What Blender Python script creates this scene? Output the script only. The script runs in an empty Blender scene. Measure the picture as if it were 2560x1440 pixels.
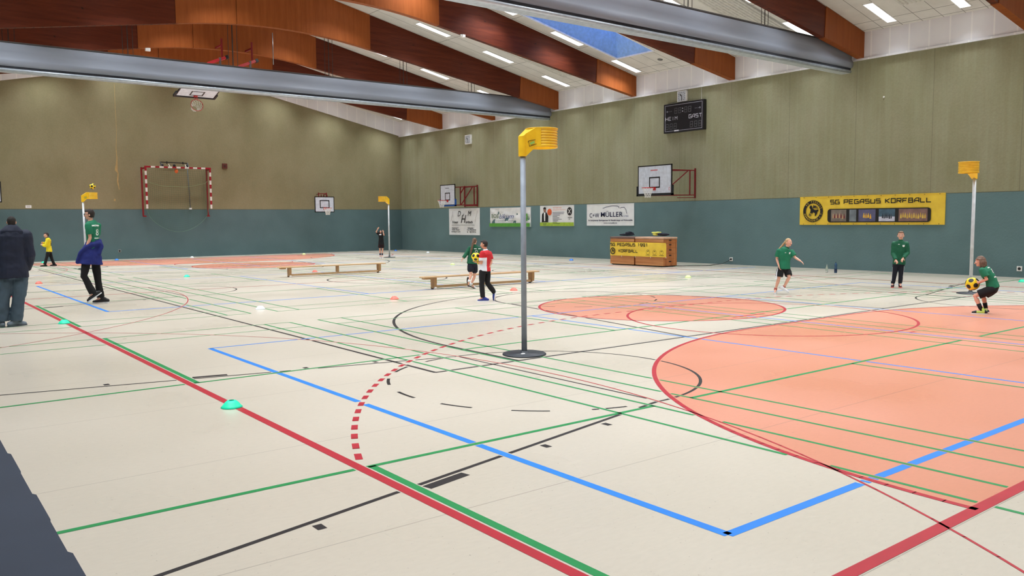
# Sports hall during a children's korfball session.
# World: X across the hall (right-hand wall at 25.7), Y along the hall (back wall at 43.8), Z up, metres.
import bpy, bmesh, math, random
from mathutils import Vector, Matrix, noise
from mathutils.bvhtree import BVHTree
random.seed(7)
S = bpy.context.scene
COL = S.collection
PI = math.pi

# ------------------------------------------------------------------ camera
cam_d = bpy.data.cameras.new('camera'); cam = bpy.data.objects.new('camera', cam_d); COL.objects.link(cam)
yaw, pitch, roll, f_px = .66277, .08254, .00857, 2052.63
fw = Vector((math.sin(yaw)*math.cos(pitch), math.cos(yaw)*math.cos(pitch), -math.sin(pitch)))
rt = Vector((math.cos(yaw), -math.sin(yaw), 0)); dn = fw.cross(rt)
r2 = rt*math.cos(roll)+dn*math.sin(roll); d2 = -rt*math.sin(roll)+dn*math.cos(roll)
M = Matrix((r2, -d2, -fw)).transposed().to_4x4(); M.translation = Vector((0, 0, 1.75))
cam.matrix_world = M
cam_d.sensor_width = 36; cam_d.lens = f_px/2560*36; cam_d.clip_end = 200; cam_d.clip_start = .05
S.camera = cam

# ------------------------------------------------------------------ world, view
W = bpy.data.worlds.new('world'); S.world = W; W.use_nodes = True
W.node_tree.nodes['Background'].inputs[0].default_value = (.17, .36, .9, 1)
W.node_tree.nodes['Background'].inputs[1].default_value = 1.9
S.view_settings.view_transform = 'Standard'; S.view_settings.look = 'None'
S.view_settings.gamma = 1; S.view_settings.use_curve_mapping = False
S.view_settings.exposure = 0.0
S.cycles.max_bounces = 8; S.cycles.diffuse_bounces = 5; S.cycles.use_denoising = True
LAMP_W = 43.0       # watts of every ceiling light
LAMP_COL = (.91, .965, 1.0)

# ------------------------------------------------------------------ materials
def lin(c):
    return tuple(((v/255+.055)/1.055)**2.4 if v/255 > .04045 else v/255/12.92 for v in c)
MATS = {}
def mat(name, rgb, rough=.6, metal=0, var=.06, scale=8, stretch=(1, 1, 1), bump=0, emit=0, spec=.5, trans=0, alpha=1, emitcol=None):
    """Principled material whose base colour varies with object-space noise; rgb in sRGB 0-255 albedo."""
    if name in MATS: return MATS[name]
    m = bpy.data.materials.new(name); m.use_nodes = True; nt = m.node_tree; P = nt.nodes['Principled BSDF']
    c = lin(rgb)
    P.inputs['Roughness'].default_value = rough; P.inputs['Metallic'].default_value = metal
    P.inputs['Specular IOR Level'].default_value = spec
    P.inputs['Transmission Weight'].default_value = trans; P.inputs['Alpha'].default_value = alpha
    if emit:
        P.inputs['Emission Color'].default_value = (*(lin(emitcol) if emitcol else c), 1); P.inputs['Emission Strength'].default_value = emit
    tc = nt.nodes.new('ShaderNodeTexCoord'); mp = nt.nodes.new('ShaderNodeMapping'); nz = nt.nodes.new('ShaderNodeTexNoise')
    mp.inputs['Scale'].default_value = stretch; nz.inputs['Scale'].default_value = scale; nz.inputs['Detail'].default_value = 4
    nt.links.new(tc.outputs['Object'], mp.inputs['Vector']); nt.links.new(mp.outputs[0], nz.inputs['Vector'])
    rp = nt.nodes.new('ShaderNodeValToRGB')
    rp.color_ramp.elements[0].position = .3; rp.color_ramp.elements[1].position = .7
    rp.color_ramp.elements[0].color = (*[v*(1-var*2) for v in c], 1); rp.color_ramp.elements[1].color = (*[min(1, v*(1+var*2)) for v in c], 1)
    nt.links.new(nz.outputs['Fac'], rp.inputs[0]); nt.links.new(rp.outputs[0], P.inputs['Base Color'])
    if bump:
        b = nt.nodes.new('ShaderNodeBump'); b.inputs['Strength'].default_value = bump; b.inputs['Distance'].default_value = .01
        nt.links.new(nz.outputs['Fac'], b.inputs['Height']); nt.links.new(b.outputs[0], P.inputs['Normal'])
    MATS[name] = m
    return m
def mixn(nt, fac, a, b):
    n = nt.nodes.new('ShaderNodeMix'); n.data_type = 'RGBA'
    if isinstance(fac, (int, float)): n.inputs[0].default_value = fac
    else: nt.links.new(fac, n.inputs[0])
    for i, v in ((6, a), (7, b)):
        if isinstance(v, tuple): n.inputs[i].default_value = (*v, 1)
        else: nt.links.new(v, n.inputs[i])
    return n.outputs[2]
def mathn(nt, op, a, b=None, c=None):
    n = nt.nodes.new('ShaderNodeMath'); n.operation = op
    for i, v in enumerate((a, b, c)):
        if v is None: continue
        if isinstance(v, (int, float)): n.inputs[i].default_value = v
        else: nt.links.new(v, n.inputs[i])
    return n.outputs[0]
def base_mat(name, rough=.6, spec=.5):
    m = bpy.data.materials.new(name); m.use_nodes = True; nt = m.node_tree; P = nt.nodes['Principled BSDF']
    P.inputs['Roughness'].default_value = rough; P.inputs['Specular IOR Level'].default_value = spec
    tc = nt.nodes.new('ShaderNodeTexCoord'); sp = nt.nodes.new('ShaderNodeSeparateXYZ'); nt.links.new(tc.outputs['Object'], sp.inputs[0])
    return m, nt, P, tc.outputs['Object'], sp.outputs
def noisen(nt, vec, scale, stretch=(1, 1, 1), detail=4, lo=.35, hi=.65):
    mp = nt.nodes.new('ShaderNodeMapping'); mp.inputs['Scale'].default_value = stretch; nt.links.new(vec, mp.inputs[0])
    n = nt.nodes.new('ShaderNodeTexNoise'); n.inputs['Scale'].default_value = scale; n.inputs['Detail'].default_value = detail
    nt.links.new(mp.outputs[0], n.inputs[0])
    r = nt.nodes.new('ShaderNodeMapRange'); r.inputs[1].default_value = lo; r.inputs[2].default_value = hi
    nt.links.new(n.outputs[0], r.inputs[0]); return r.outputs[0]

def floor_mat(name, c0, c1):
    m, nt, P, vec, xyz = base_mat(name, .32, .5)
    n1 = noisen(nt, vec, .35, detail=3); n2 = noisen(nt, vec, 14, (1, 2.5, 1), 6)
    c = mixn(nt, n1, lin(c0), lin(c1))
    c = mixn(nt, mathn(nt, 'MULTIPLY', n2, .10), c, tuple(v*.62 for v in lin(c0)))
    sc = noisen(nt, vec, 2.2, (1, 9, 1), 8, .66, .74)                 # long pale scuffs
    c = mixn(nt, mathn(nt, 'MULTIPLY', sc, .16), c, tuple(min(1, v*1.12) for v in lin(c1)))
    dots = noisen(nt, vec, 45, detail=2, lo=.70, hi=.76)              # dark specks of dirt
    c = mixn(nt, mathn(nt, 'MULTIPLY', dots, .5), c, (.16, .13, .11))
    fr = mathn(nt, 'PINGPONG', mathn(nt, 'ADD', xyz[1], -.02), 1.0)    # welded seams every 2 m
    seam = mathn(nt, 'LESS_THAN', fr, .004)
    c = mixn(nt, mathn(nt, 'MULTIPLY', seam, .45), c, (.12, .10, .09))
    nt.links.new(c, P.inputs['Base Color'])
    rr = mathn(nt, 'MULTIPLY_ADD', n1, .08, .26); nt.links.new(rr, P.inputs['Roughness'])
    return m
M_FLOOR = floor_mat('floor_linoleum', (198, 189, 175), (204, 195, 182))
M_ORANGE = floor_mat('floor_paint_orange', (212, 142, 116), (216, 148, 126))

def wall_mat(name, up0, up1, low, streak):
    m, nt, P, vec, xyz = base_mat(name, .95, .15)
    n1 = noisen(nt, vec, .9, (1, 1, .6), 5); n2 = noisen(nt, vec, 18, detail=5)
    c = mixn(nt, n1, lin(up0), lin(up1))
    c = mixn(nt, mathn(nt, 'MULTIPLY', n2, .16), c, tuple(v*.6 for v in lin(up0)))
    if streak:
        st = noisen(nt, vec, 2.2, (1, 3.2, .12), 5, .45, .72)
        c = mixn(nt, mathn(nt, 'MULTIPLY', st, .30), c, lin((168, 172, 146)))
        fr = mathn(nt, 'PINGPONG', mathn(nt, 'ADD', xyz[1], .35), 1.24)
        c = mixn(nt, mathn(nt, 'MULTIPLY', mathn(nt, 'LESS_THAN', fr, .01), .4), c, (.13, .12, .09))
    n3 = noisen(nt, vec, .8, detail=2)
    lo = mixn(nt, n3, tuple(v*.95 for v in lin(low)), tuple(v*1.07 for v in lin(low)))
    isl = mathn(nt, 'LESS_THAN', xyz[2], 2.44)
    edge = mathn(nt, 'LESS_THAN', mathn(nt, 'ABSOLUTE', mathn(nt, 'ADD', xyz[2], -2.445)), .014)
    c = mixn(nt, isl, c, lo); c = mixn(nt, mathn(nt, 'MULTIPLY', edge, .5), c, (.05, .055, .05))
    nt.links.new(c, P.inputs['Base Color'])
    b = nt.nodes.new('ShaderNodeBump'); b.inputs['Strength'].default_value = .12; b.inputs['Distance'].default_value = .02
    nt.links.new(n2, b.inputs['Height']); nt.links.new(b.outputs[0], P.inputs['Normal'])
    return m
M_WALL_R = wall_mat('wall_textile_right', (150, 149, 119), (160, 158, 132), (108, 135, 140), True)
M_WALL_B = wall_mat('wall_textile_back', (138, 132, 102), (148, 141, 112), (92, 116, 120), False)
M_WALL_P = wall_mat('wall_textile_plain', (150, 142, 112), (158, 149, 122), (100, 124, 122), False)

def ceiling_mat():
    m, nt, P, vec, xyz = base_mat('ceiling_tiles', .8, .3)
    gy = mathn(nt, 'LESS_THAN', mathn(nt, 'PINGPONG', xyz[1], .31), .010)
    gx = mathn(nt, 'LESS_THAN', mathn(nt, 'PINGPONG', mathn(nt, 'ADD', xyz[0], .28), 1.61), .012)
    g2 = mathn(nt, 'LESS_THAN', mathn(nt, 'ABSOLUTE', mathn(nt, 'ADD', xyz[0], -24.95)), .012)
    g = mathn(nt, 'MAXIMUM', mathn(nt, 'MAXIMUM', gy, gx), g2)
    n = noisen(nt, vec, 2)
    c = mixn(nt, n, lin((212, 210, 204)), lin((222, 220, 214)))
    c = mixn(nt, mathn(nt, 'MULTIPLY', g, .72), c, (.08, .08, .08))
    nt.links.new(c, P.inputs['Base Color']); return m
M_CEIL = ceiling_mat()
def band_mat():
    m, nt, P, vec, xyz = base_mat('white_panel_band', .45, .4)
    s = mathn(nt, 'ADD', xyz[1], xyz[0])
    g = mathn(nt, 'LESS_THAN', mathn(nt, 'PINGPONG', s, .305), .022)
    n = noisen(nt, vec, 1.5)
    c = mixn(nt, n, lin((226, 226, 232)), lin((232, 232, 236)))
    c = mixn(nt, g, c, lin((242, 242, 244)))
    nt.links.new(c, P.inputs['Base Color']); return m
M_BAND = band_mat()
def wood(name, a, b, stretch, scale=3, rough=.45, planks=0, knots=False, spec=.3):
    m, nt, P, vec, xyz = base_mat(name, rough, spec)
    n1 = noisen(nt, vec, scale, stretch, 6, .3, .7); n2 = noisen(nt, vec, scale*6, stretch, 4, .3, .7)
    c = mixn(nt, n1, lin(a), lin(b)); c = mixn(nt, mathn(nt, 'MULTIPLY', n2, .25), c, tuple(v*.55 for v in lin(a)))
    if knots:
        k = noisen(nt, vec, 3.2, (.8, 1, 2), 2, .72, .78); c = mixn(nt, mathn(nt, 'MULTIPLY', k, .8), c, (.012, .006, .004))
    if planks:
        g = mathn(nt, 'LESS_THAN', mathn(nt, 'PINGPONG', xyz[2], planks), .004); c = mixn(nt, mathn(nt, 'MULTIPLY', g, .6), c, (.01, .005, .003))
    nt.links.new(c, P.inputs['Base Color']); return m
M_BEAM = wood('beam_dark_glulam', (88, 36, 20), (112, 50, 28), (.25, 1, 3.5), 3, .5, .02, True, .18)
M_PANEL = wood('beam_light_plywood', (140, 73, 33), (160, 88, 42), (3.5, 1, .25), 2.2, .5, spec=.15)
M_BENCH = wood('bench_wood', (196, 160, 118), (214, 180, 140), (.3, 3, 3), 4, .4)
M_BEECH = wood('bench_wood_dark', (166, 128, 86), (186, 148, 106), (1, 1, .3), 4, .45)
M_BOX = wood('vault_box_wood', (192, 122, 72), (232, 172, 118), (3, .25, 5), 2.6, .45)
M_BOXEND = wood('vault_box_end_wood', (170, 98, 54), (204, 136, 84), (3, 3, .5), 2.6, .45)

BLACK = mat('black_paint', (26, 26, 30), .5)
WHITE = mat('white_paint', (244, 244, 243), .4)
RED = mat('red_steel', (150, 26, 34), .4)
STEEL = mat('galvanised_steel', (150, 152, 156), .35, .7)
CABLE = mat('steel_cable', (60, 56, 54), .4, .4)
YELLOW = mat('korf_yellow_plastic', (252, 196, 38), .35, spec=.5)
PVC_Y = mat('banner_yellow_vinyl', (252, 212, 70), .45, var=.05, scale=3)
PVC_W = mat('banner_white_vinyl', (244, 247, 252), .45, var=.03, scale=3)
INK = mat('banner_black_ink', (22, 20, 24), .5)
NAVY = mat('banner_navy_ink', (22, 26, 70), .5)

# ------------------------------------------------------------------ mesh helpers
def bm_new(): return bmesh.new()
def add_box(bm, x0, x1, y0, y1, z0, z1, mi=0):
    v = [bm.verts.new(p) for p in ((x0, y0, z0), (x1, y0, z0), (x1, y1, z0), (x0, y1, z0), (x0, y0, z1), (x1, y0, z1), (x1, y1, z1), (x0, y1, z1))]
    for q in ((3, 2, 1, 0), (4, 5, 6, 7), (0, 1, 5, 4), (1, 2, 6, 5), (2, 3, 7, 6), (3, 0, 4, 7)):
        f = bm.faces.new([v[i] for i in q]); f.material_index = mi
    return v
def frame_of(d, up=Vector((0, 0, 1))):
    d = d.normalized()
    a = up.cross(d)
    if a.length < 1e-4: a = Vector((1, 0, 0)).cross(d)
    a.normalize(); return a, d.cross(a).normalized()
def add_tube(bm, pts, rad, n=12, caps=True, mi=0, squash=1.0, sidev=None):
    pts = [Vector(p) for p in pts]
    if not hasattr(rad, '__len__'): rad = [rad]*len(pts)
    rings = []
    a = None
    for i, p in enumerate(pts):
        d = (pts[min(i+1, len(pts)-1)]-pts[max(i-1, 0)])
        if d.length < 1e-6: d = Vector((0, 0, 1))
        d.normalize()
        if a is None: a, b = frame_of(d) if sidev is None else ((Vector(sidev)-d*Vector(sidev).dot(d)).normalized(), None)
        else: a = (a-d*a.dot(d)).normalized()
        b = d.cross(a)
        rings.append([bm.verts.new(p+(a*math.cos(2*PI*k/n)+b*math.sin(2*PI*k/n)*squash)*rad[i]) for k in range(n)])
    for r0, r1 in zip(rings, rings[1:]):
        for k in range(n):
            f = bm.faces.new((r0[k], r0[(k+1) % n], r1[(k+1) % n], r1[k])); f.smooth = n > 6; f.material_index = mi
    if caps:
        f = bm.faces.new(list(reversed(rings[0]))); f.material_index = mi
        f = bm.faces.new(rings[-1]); f.material_index = mi
def add_beam(bm, p0, p1, w, h=None, mi=0, up=(0, 0, 1)):
    """rectangular bar from p0 to p1"""
    h = h or w; p0 = Vector(p0); p1 = Vector(p1); d = (p1-p0).normalized(); a, b = frame_of(d, Vector(up))
    vs = []
    for p in (p0, p1):
        for s, t in ((-1, -1), (1, -1), (1, 1), (-1, 1)): vs.append(bm.verts.new(p+a*s*w/2+b*t*h/2))
    for q in ((3, 2, 1, 0), (4, 5, 6, 7), (0, 1, 5, 4), (1, 2, 6, 5), (2, 3, 7, 6), (3, 0, 4, 7)):
        f = bm.faces.new([vs[i] for i in q]); f.material_index = mi
def add_ball(bm, c, r, seg=16, ring=10, rot=None, mi=0):
    """ellipsoid; r float or 3-tuple, rot a 3x3 whose columns are the axes"""
    r = Vector((r, r, r)) if not hasattr(r, '__len__') else Vector(r); c = Vector(c); rot = rot or Matrix.Identity(3)
    P = lambda a, b: bm.verts.new(c+rot @ Vector((r.x*math.sin(a)*math.cos(b), r.y*math.sin(a)*math.sin(b), r.z*math.cos(a))))
    top = P(0, 0); bot = P(PI, 0); rows = [[P(PI*i/ring, 2*PI*k/seg) for k in range(seg)] for i in range(1, ring)]
    for k in range(seg):
        k2 = (k+1) % seg; fs = [bm.faces.new((top, rows[0][k], rows[0][k2])), bm.faces.new((bot, rows[-1][k2], rows[-1][k]))]
        for r0, r1 in zip(rows, rows[1:]): fs.append(bm.faces.new((r0[k], r1[k], r1[k2], r0[k2])))
        for f in fs: f.smooth = True; f.material_index = mi
def add_lathe(bm, prof, c=(0, 0, 0), n=32, mi=0, smooth=True):
    """prof: list of (radius, z) outside upward; closed on itself when last == first"""
    c = Vector(c); rows = [[bm.verts.new(c+Vector((r*math.cos(2*PI*k/n), r*math.sin(2*PI*k/n), z))) for k in range(n)] if r > 1e-5 else [bm.verts.new(c+Vector((0, 0, z)))] for r, z in prof]
    for r0, r1 in zip(rows, rows[1:]):
        for k in range(n):
            k2 = (k+1) % n
            if len(r0) == 1 and len(r1) == 1: continue
            if len(r0) == 1: f = bm.faces.new((r0[0], r1[k2], r1[k]))
            elif len(r1) == 1: f = bm.faces.new((r0[k], r0[k2], r1[0]))
            else: f = bm.faces.new((r0[k], r0[k2], r1[k2], r1[k]))
            f.smooth = smooth; f.material_index = mi
def add_poly(bm, pts, mi=0):
    f = bm.faces.new([bm.verts.new(p) for p in pts]); f.material_index = mi; return f
def obj(name, bm, mats, parent=None, loc=None, rot=None, bevel=0, recalc=False):
    if recalc: bmesh.ops.recalc_face_normals(bm, faces=bm.faces)
    me = bpy.data.meshes.new(name); bm.to_mesh(me); bm.free()
    for m in (mats if isinstance(mats, (list, tuple)) else [mats]): me.materials.append(m)
    o = bpy.data.objects.new(name, me); COL.objects.link(o)
    if parent: o.parent = parent
    if loc: o.location = loc
    if rot: o.rotation_euler = rot
    if bevel:
        b = o.modifiers.new('bevel', 'BEVEL'); b.width = bevel; b.segments = 2; b.limit_method = 'ANGLE'
    return o
def thing(name, label, cat, loc=(0, 0, 0), rz=0, group=None, rot=None):
    o = bpy.data.objects.new(name, None); COL.objects.link(o); o.empty_display_size = .1
    o.location = loc; o.rotation_euler = rot or (0, 0, rz); o['label'] = label; o['category'] = cat
    if group: o['group'] = group
    return o
def tag(o, label, cat, group=None, kind=None):
    o['label'] = label; o['category'] = cat
    if group: o['group'] = group
    if kind: o['kind'] = kind
    return o
def struct(name, bm, m, parent=None):
    o = obj(name, bm, m, parent); 
    if not parent: o['kind'] = 'structure'
    return o
def copy_tree(o, parent=None):
    c = o.copy(); COL.objects.link(c)
    if parent: c.parent = parent
    for ch in list(o.children): copy_tree(ch, c)
    return c
def text_mesh(name, txt, size, m, parent=None, loc=(0, 0, 0), rot=(0, 0, 0), width=None, bold=0, shear=0, align='CENTER'):
    """writing as a flat mesh in the local XZ plane (reads along +X, up +Z), as wide as width"""
    cu = bpy.data.curves.new(name, 'FONT'); cu.body = txt; cu.size = size; cu.align_x = align; cu.align_y = 'CENTER'; cu.shear = shear
    cu.offset = bold; cu.resolution_u = 4
    t = bpy.data.objects.new(name, cu); COL.objects.link(t)
    dg = bpy.context.evaluated_depsgraph_get(); me = bpy.data.meshes.new_from_object(t.evaluated_get(dg)); bpy.data.objects.remove(t); bpy.data.curves.remove(cu)
    xs = [v.co.x for v in me.vertices] or [0]
    k = width/(max(xs)-min(xs)) if width else 1
    for v in me.vertices: v.co = Vector((v.co.x*k, 0, v.co.y))
    me.materials.clear(); me.materials.append(m)
    o = bpy.data.objects.new(name, me); COL.objects.link(o)
    if parent: o.parent = parent
    o.location = loc; o.rotation_euler = rot
    return o
# angular block letters on a 4 x 6 grid
GLY = {'S': [[(4, 6), (0, 6), (0, 3.2), (4, 3.2), (4, 0), (0, 0)]], 'G': [[(4, 6), (0, 6), (0, 0), (4, 0), (4, 3), (2, 3)]],
 'P': [[(0, 0), (0, 6), (4, 6), (4, 2.6), (0, 2.6)]], 'E': [[(4, 6), (0, 6), (0, 0), (4, 0)], [(0, 3), (3.4, 3)]],
 'A': [[(0, 0), (0, 4), (1.6, 6), (4, 6), (4, 0)], [(0, 2.4), (4, 2.4)]], 'U': [[(0, 6), (0, 0), (4, 0), (4, 6)]],
 'K': [[(0, 0), (0, 6)], [(4, 6), (.6, 3), (4, 0)]], 'O': [[(0, 0), (0, 6), (4, 6), (4, 0), (0, 0)]],
 'R': [[(0, 0), (0, 6), (4, 6), (4, 2.8), (0, 2.8)], [(1.8, 2.8), (4, 0)]], 'F': [[(0, 0), (0, 6), (4, 6)], [(0, 3), (3.4, 3)]],
 'B': [[(0, 0), (0, 6), (3.6, 6), (3.6, 3.2), (4, 3), (4, 0), (0, 0)], [(0, 3.2), (3.6, 3.2)]], 'L': [[(0, 6), (0, 0), (4, 0)]],
 '1': [[(1, 6), (2.4, 6), (2.4, 0)]], '9': [[(4, 2.8), (0, 2.8), (0, 6), (4, 6), (4, 0), (1, 0)]],
 'H': [[(0, 0), (0, 6)], [(4, 0), (4, 6)], [(0, 3), (4, 3)]], 'I': [[(2, 0), (2, 6)]], 'M': [[(0, 0), (0, 6), (2, 3), (4, 6), (4, 0)]],
 'T': [[(0, 6), (4, 6)], [(2, 6), (2, 0)]], '8': [[(0, 0), (0, 6), (4, 6), (4, 0), (0, 0)], [(0, 3), (4, 3)]], ' ': []}
def add_stroke(bm, pts, w, closed=False, mi=0, y=0):
    """flat polyline of width w in the XZ plane with mitred joints"""
    P = [Vector((p[0], p[1])) for p in pts]; n = len(P); L = []
    for i, p in enumerate(P):
        a = P[i-1] if (i or closed) else None; b = P[(i+1) % n] if (i < n-1 or closed) else None
        if a is None: d = (b-p).normalized(); nn = Vector((-d.y, d.x))
        elif b is None: d = (p-a).normalized(); nn = Vector((-d.y, d.x))
        else:
            d1 = (p-a).normalized(); d2 = (b-p).normalized(); n1 = Vector((-d1.y, d1.x)); n2 = Vector((-d2.y, d2.x)); nn = n1+n2
            nn = nn.normalized()/max(.45, nn.normalized().dot(n1)) if nn.length > 1e-4 else n1
        L.append((bm.verts.new((p.x+nn.x*w/2, y, p.y+nn.y*w/2)), bm.verts.new((p.x-nn.x*w/2, y, p.y-nn.y*w/2))))
    m = n if closed else n-1
    for i in range(m):
        q = L[i]; r = L[(i+1) % n]
        try: f = bm.faces.new((q[0], q[1], r[1], r[0])); f.material_index = mi
        except ValueError: pass
def block_text(name, txt, width, height, m, parent, loc, rot, wgt=1.0):
    bm = bm_new(); adv = 5.6; total = sum(adv if c != ' ' else 3.6 for c in txt)-1.6; kx = width/total; kz = height/6.9; x = -width/2
    for c in txt:
        for st in GLY.get(c, []):
            cl = len(st) > 2 and st[0] == st[-1]
            add_stroke(bm, [(x+p[0]*kx, (p[1]-3)*kz) for p in (st[:-1] if cl else st)], wgt*kz, cl)
        x += (adv if c != ' ' else 3.6)*kx
    return obj(name, bm, m, parent, loc, rot)
# ================================================================== the hall
XW, YB, CX, HALF = 25.7, 43.8, 12.2, 13.5       # right wall, back wall, ridge line, half width
XL, YN = CX-HALF, -.6
def zc(x): return 7.66+.215*(HALF-abs(x-CX))     # ceiling
bm = bm_new(); add_box(bm, XL-.2, XW+.2, YN-.2, YB+.2, -.2, 0); FLOOR = struct('floor', bm, M_FLOOR)
bm = bm_new(); add_box(bm, XW, XW+.2, YN, YB, 0, 8.1); struct('wall_right', bm, M_WALL_R)
bm = bm_new(); add_box(bm, XL-.2, XL, YN, YB, 0, 8.1); struct('wall_left', bm, M_WALL_P)
def gable(y0, y1):
    bm = bm_new(); pr = [(XL-.2, 0), (XW+.2, 0), (XW+.2, 7.7), (CX, zc(CX)+.1), (XL-.2, 7.7)]
    A = [bm.verts.new((x, y0, z)) for x, z in pr]; B = [bm.verts.new((x, y1, z)) for x, z in pr]
    bm.faces.new(A); bm.faces.new(B[::-1])
    for i in range(5): bm.faces.new((A[i], B[i], B[(i+1) % 5], A[(i+1) % 5]))
    bmesh.ops.recalc_face_normals(bm, faces=bm.faces); return bm
WALLB = struct('wall_back', gable(YB, YB+.2), M_WALL_B)
struct('wall_front', gable(YN-.2, YN), M_WALL_P)
# ceiling with a skylight opening in the right slope
SK = (17.5, 23.72, 21.55, 23.5)
bm = bm_new()
def slab(x0, x1, y0, y1):
    t = .12; v = []
    for x, y in ((x0, y0), (x1, y0), (x1, y1), (x0, y1)): v.append(bm.verts.new((x, y, zc(x))))
    for x, y in ((x0, y0), (x1, y0), (x1, y1), (x0, y1)): v.append(bm.verts.new((x, y, zc(x)+t)))
    for q in ((0, 3, 2, 1), (4, 5, 6, 7), (0, 1, 5, 4), (1, 2, 6, 5), (2, 3, 7, 6), (3, 0, 4, 7)): bm.faces.new([v[i] for i in q])
slab(XL, CX, YN, YB); slab(CX, XW, YN, SK[2]); slab(CX, XW, SK[3], YB); slab(CX, SK[0], SK[2], SK[3]); slab(SK[1], XW, SK[2], SK[3])
bmesh.ops.recalc_face_normals(bm, faces=bm.faces); struct('ceiling', bm, M_CEIL)
# skylight: tapering shaft under a clear dome, blue sky light put into its colour
bm = bm_new()
lo = [(SK[0], SK[2]), (SK[1], SK[2]), (SK[1], SK[3]), (SK[0], SK[3])]
hi = [(SK[0]+.35, SK[2]+.35), (SK[1]-.45, SK[2]+.35), (SK[1]-.45, SK[3]-.35), (SK[0]+.35, SK[3]-.35)]
A = [bm.verts.new((x, y, zc(x))) for x, y in lo]; B = [bm.verts.new((x, y, zc(x)+.85)) for x, y in hi]
A2 = [bm.verts.new((x+(.1 if i in (1, 2) else -.1), y+(.1 if i > 1 else -.1), zc(x))) for i, (x, y) in enumerate(lo)]
for i in range(4):
    j = (i+1) % 4; bm.faces.new((A[i], A[j], B[j], B[i])); bm.faces.new((A2[i], A2[j], A[j], A[i]))
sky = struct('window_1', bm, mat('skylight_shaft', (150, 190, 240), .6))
bm = bm_new(); n = 8
V = [[None]*(n+1) for _ in range(n+1)]
for i in range(n+1):
    for j in range(n+1):
        u = i/n; v = j/n; x = hi[0][0]+(hi[1][0]-hi[0][0])*u; y = hi[0][1]+(hi[2][1]-hi[0][1])*v
        V[i][j] = bm.verts.new((x, y, zc(x)+.86+.25*math.sin(PI*u)*math.sin(PI*v)))
for i in range(n):
    for j in range(n): bm.faces.new((V[i][j], V[i+1][j], V[i+1][j+1], V[i][j+1])).smooth = True
gm = bpy.data.materials.new('skylight_dome'); gm.use_nodes = True; nt = gm.node_tree; nt.nodes.clear()
o_ = nt.nodes.new('ShaderNodeOutputMaterial'); mx = nt.nodes.new('ShaderNodeMixShader'); tr = nt.nodes.new('ShaderNodeBsdfTransparent'); gl = nt.nodes.new('ShaderNodeBsdfGlossy')
tr.inputs[0].default_value = (.92, .95, 1, 1); gl.inputs['Roughness'].default_value = .1; mx.inputs[0].default_value = .06
nt.links.new(tr.outputs[0], mx.inputs[1]); nt.links.new(gl.outputs[0], mx.inputs[2]); nt.links.new(mx.outputs[0], o_.inputs[0])
obj('dome', bm, gm, sky)
bm = bm_new()                                    # thin white frame round the opening
for i in range(4):
    j = (i+1) % 4; add_beam(bm, (lo[i][0], lo[i][1], zc(lo[i][0])-.01), (lo[j][0], lo[j][1], zc(lo[j][0])-.01), .05, .05)
obj('window_frame', bm, WHITE, sky)
# white panel bands at the top of the walls
bm = bm_new(); add_box(bm, XW-.08, XW, YN, YB, 6.84, 7.70); add_box(bm, XW-.13, XW-.08, YN, YB, 6.80, 6.86); struct('trim_1', bm, M_BAND)
bm = bm_new(); add_box(bm, XL, XL+.08, YN, YB, 6.84, 7.70); struct('trim_2', bm, M_BAND)
def gband(y0, y1):
    bm = bm_new()
    for s in (-1, 1):
        e = CX+s*HALF
        pr = [(e, 6.84), (CX, 6.84+.215*HALF), (CX, zc(CX)), (e, 7.66)]
        A = [bm.verts.new((x, y0, z)) for x, z in pr]; B = [bm.verts.new((x, y1, z)) for x, z in pr]
        bm.faces.new(A); bm.faces.new(B[::-1])
        for i in range(4): bm.faces.new((A[i], B[i], B[(i+1) % 4], A[(i+1) % 4]))
    bmesh.ops.recalc_face_normals(bm, faces=bm.faces); return bm
struct('trim_3', gband(YB-.08, YB), M_BAND)
# damage on the back wall: a torn seam and patches
bm = bm_new(); rr = random.Random(3)
prev = None
pts = [(9.80, 8.5), (9.79, 7.4), (9.80, 6.2), (9.74, 5.4), (9.76, 4.9), (9.70, 4.35), (9.78, 4.2), (9.74, 3.8), (9.80, 3.4)]
wd = [.02, .02, .02, .03, .05, .13, .05, .07, .03]
for (x, z), w in zip(pts, wd):
    cur = (bm.verts.new((x-w/2, YB-.004, z)), bm.verts.new((x+w/2, YB-.004, z)))
    if prev: bm.faces.new((prev[0], prev[1], cur[1], cur[0]))
    prev = cur
add_poly(bm, [(9.52, YB-.004, 2.86), (9.60, YB-.004, 2.84), (9.62, YB-.004, 2.94), (9.55, YB-.004, 2.97)])
obj('torn_seam', bm, mat('torn_textile', (176, 150, 100), .9), WALLB)

# ------------------------------------------------------------------ roof beams
def zb(d):                                       # underside of a beam at distance d from the ridge line
    return 6.84+.163*(HALF-d) if d >= 3.4 else 6.84+.163*(HALF-3.4)+.024*(3.4**2-d*d)
BEAMS = [-.55, 4.42, 9.34, 14.26, 19.28, 24.26, 29.18, 34.10, 39.02]
BW = .22
def beam_piece(x0, x1, y0, y1, n, slant0=0, slant1=0):
    bm = bm_new(); rows = []
    for i in range(n+1):
        t = i/n; x = x0+(x1-x0)*t; sl = slant0*(1-t)+slant1*t
        zl = zb(abs(x-CX)); xt = min(max(x+sl, XL), XW); zt = zc(xt)-.002
        if abs(x-CX) < .01: zt = zc(CX)
        rows.append([bm.verts.new(p) for p in ((x, y0, zl), (x, y1, zl), (xt, y1, zt), (xt, y0, zt))])
    for a, b in zip(rows, rows[1:]):
        for k in range(4): bm.faces.new((a[k], a[(k+1) % 4], b[(k+1) % 4], b[k]))
    bm.faces.new(rows[0][::-1]); bm.faces.new(rows[-1]); bmesh.ops.recalc_face_normals(bm, faces=bm.faces); return bm
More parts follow.
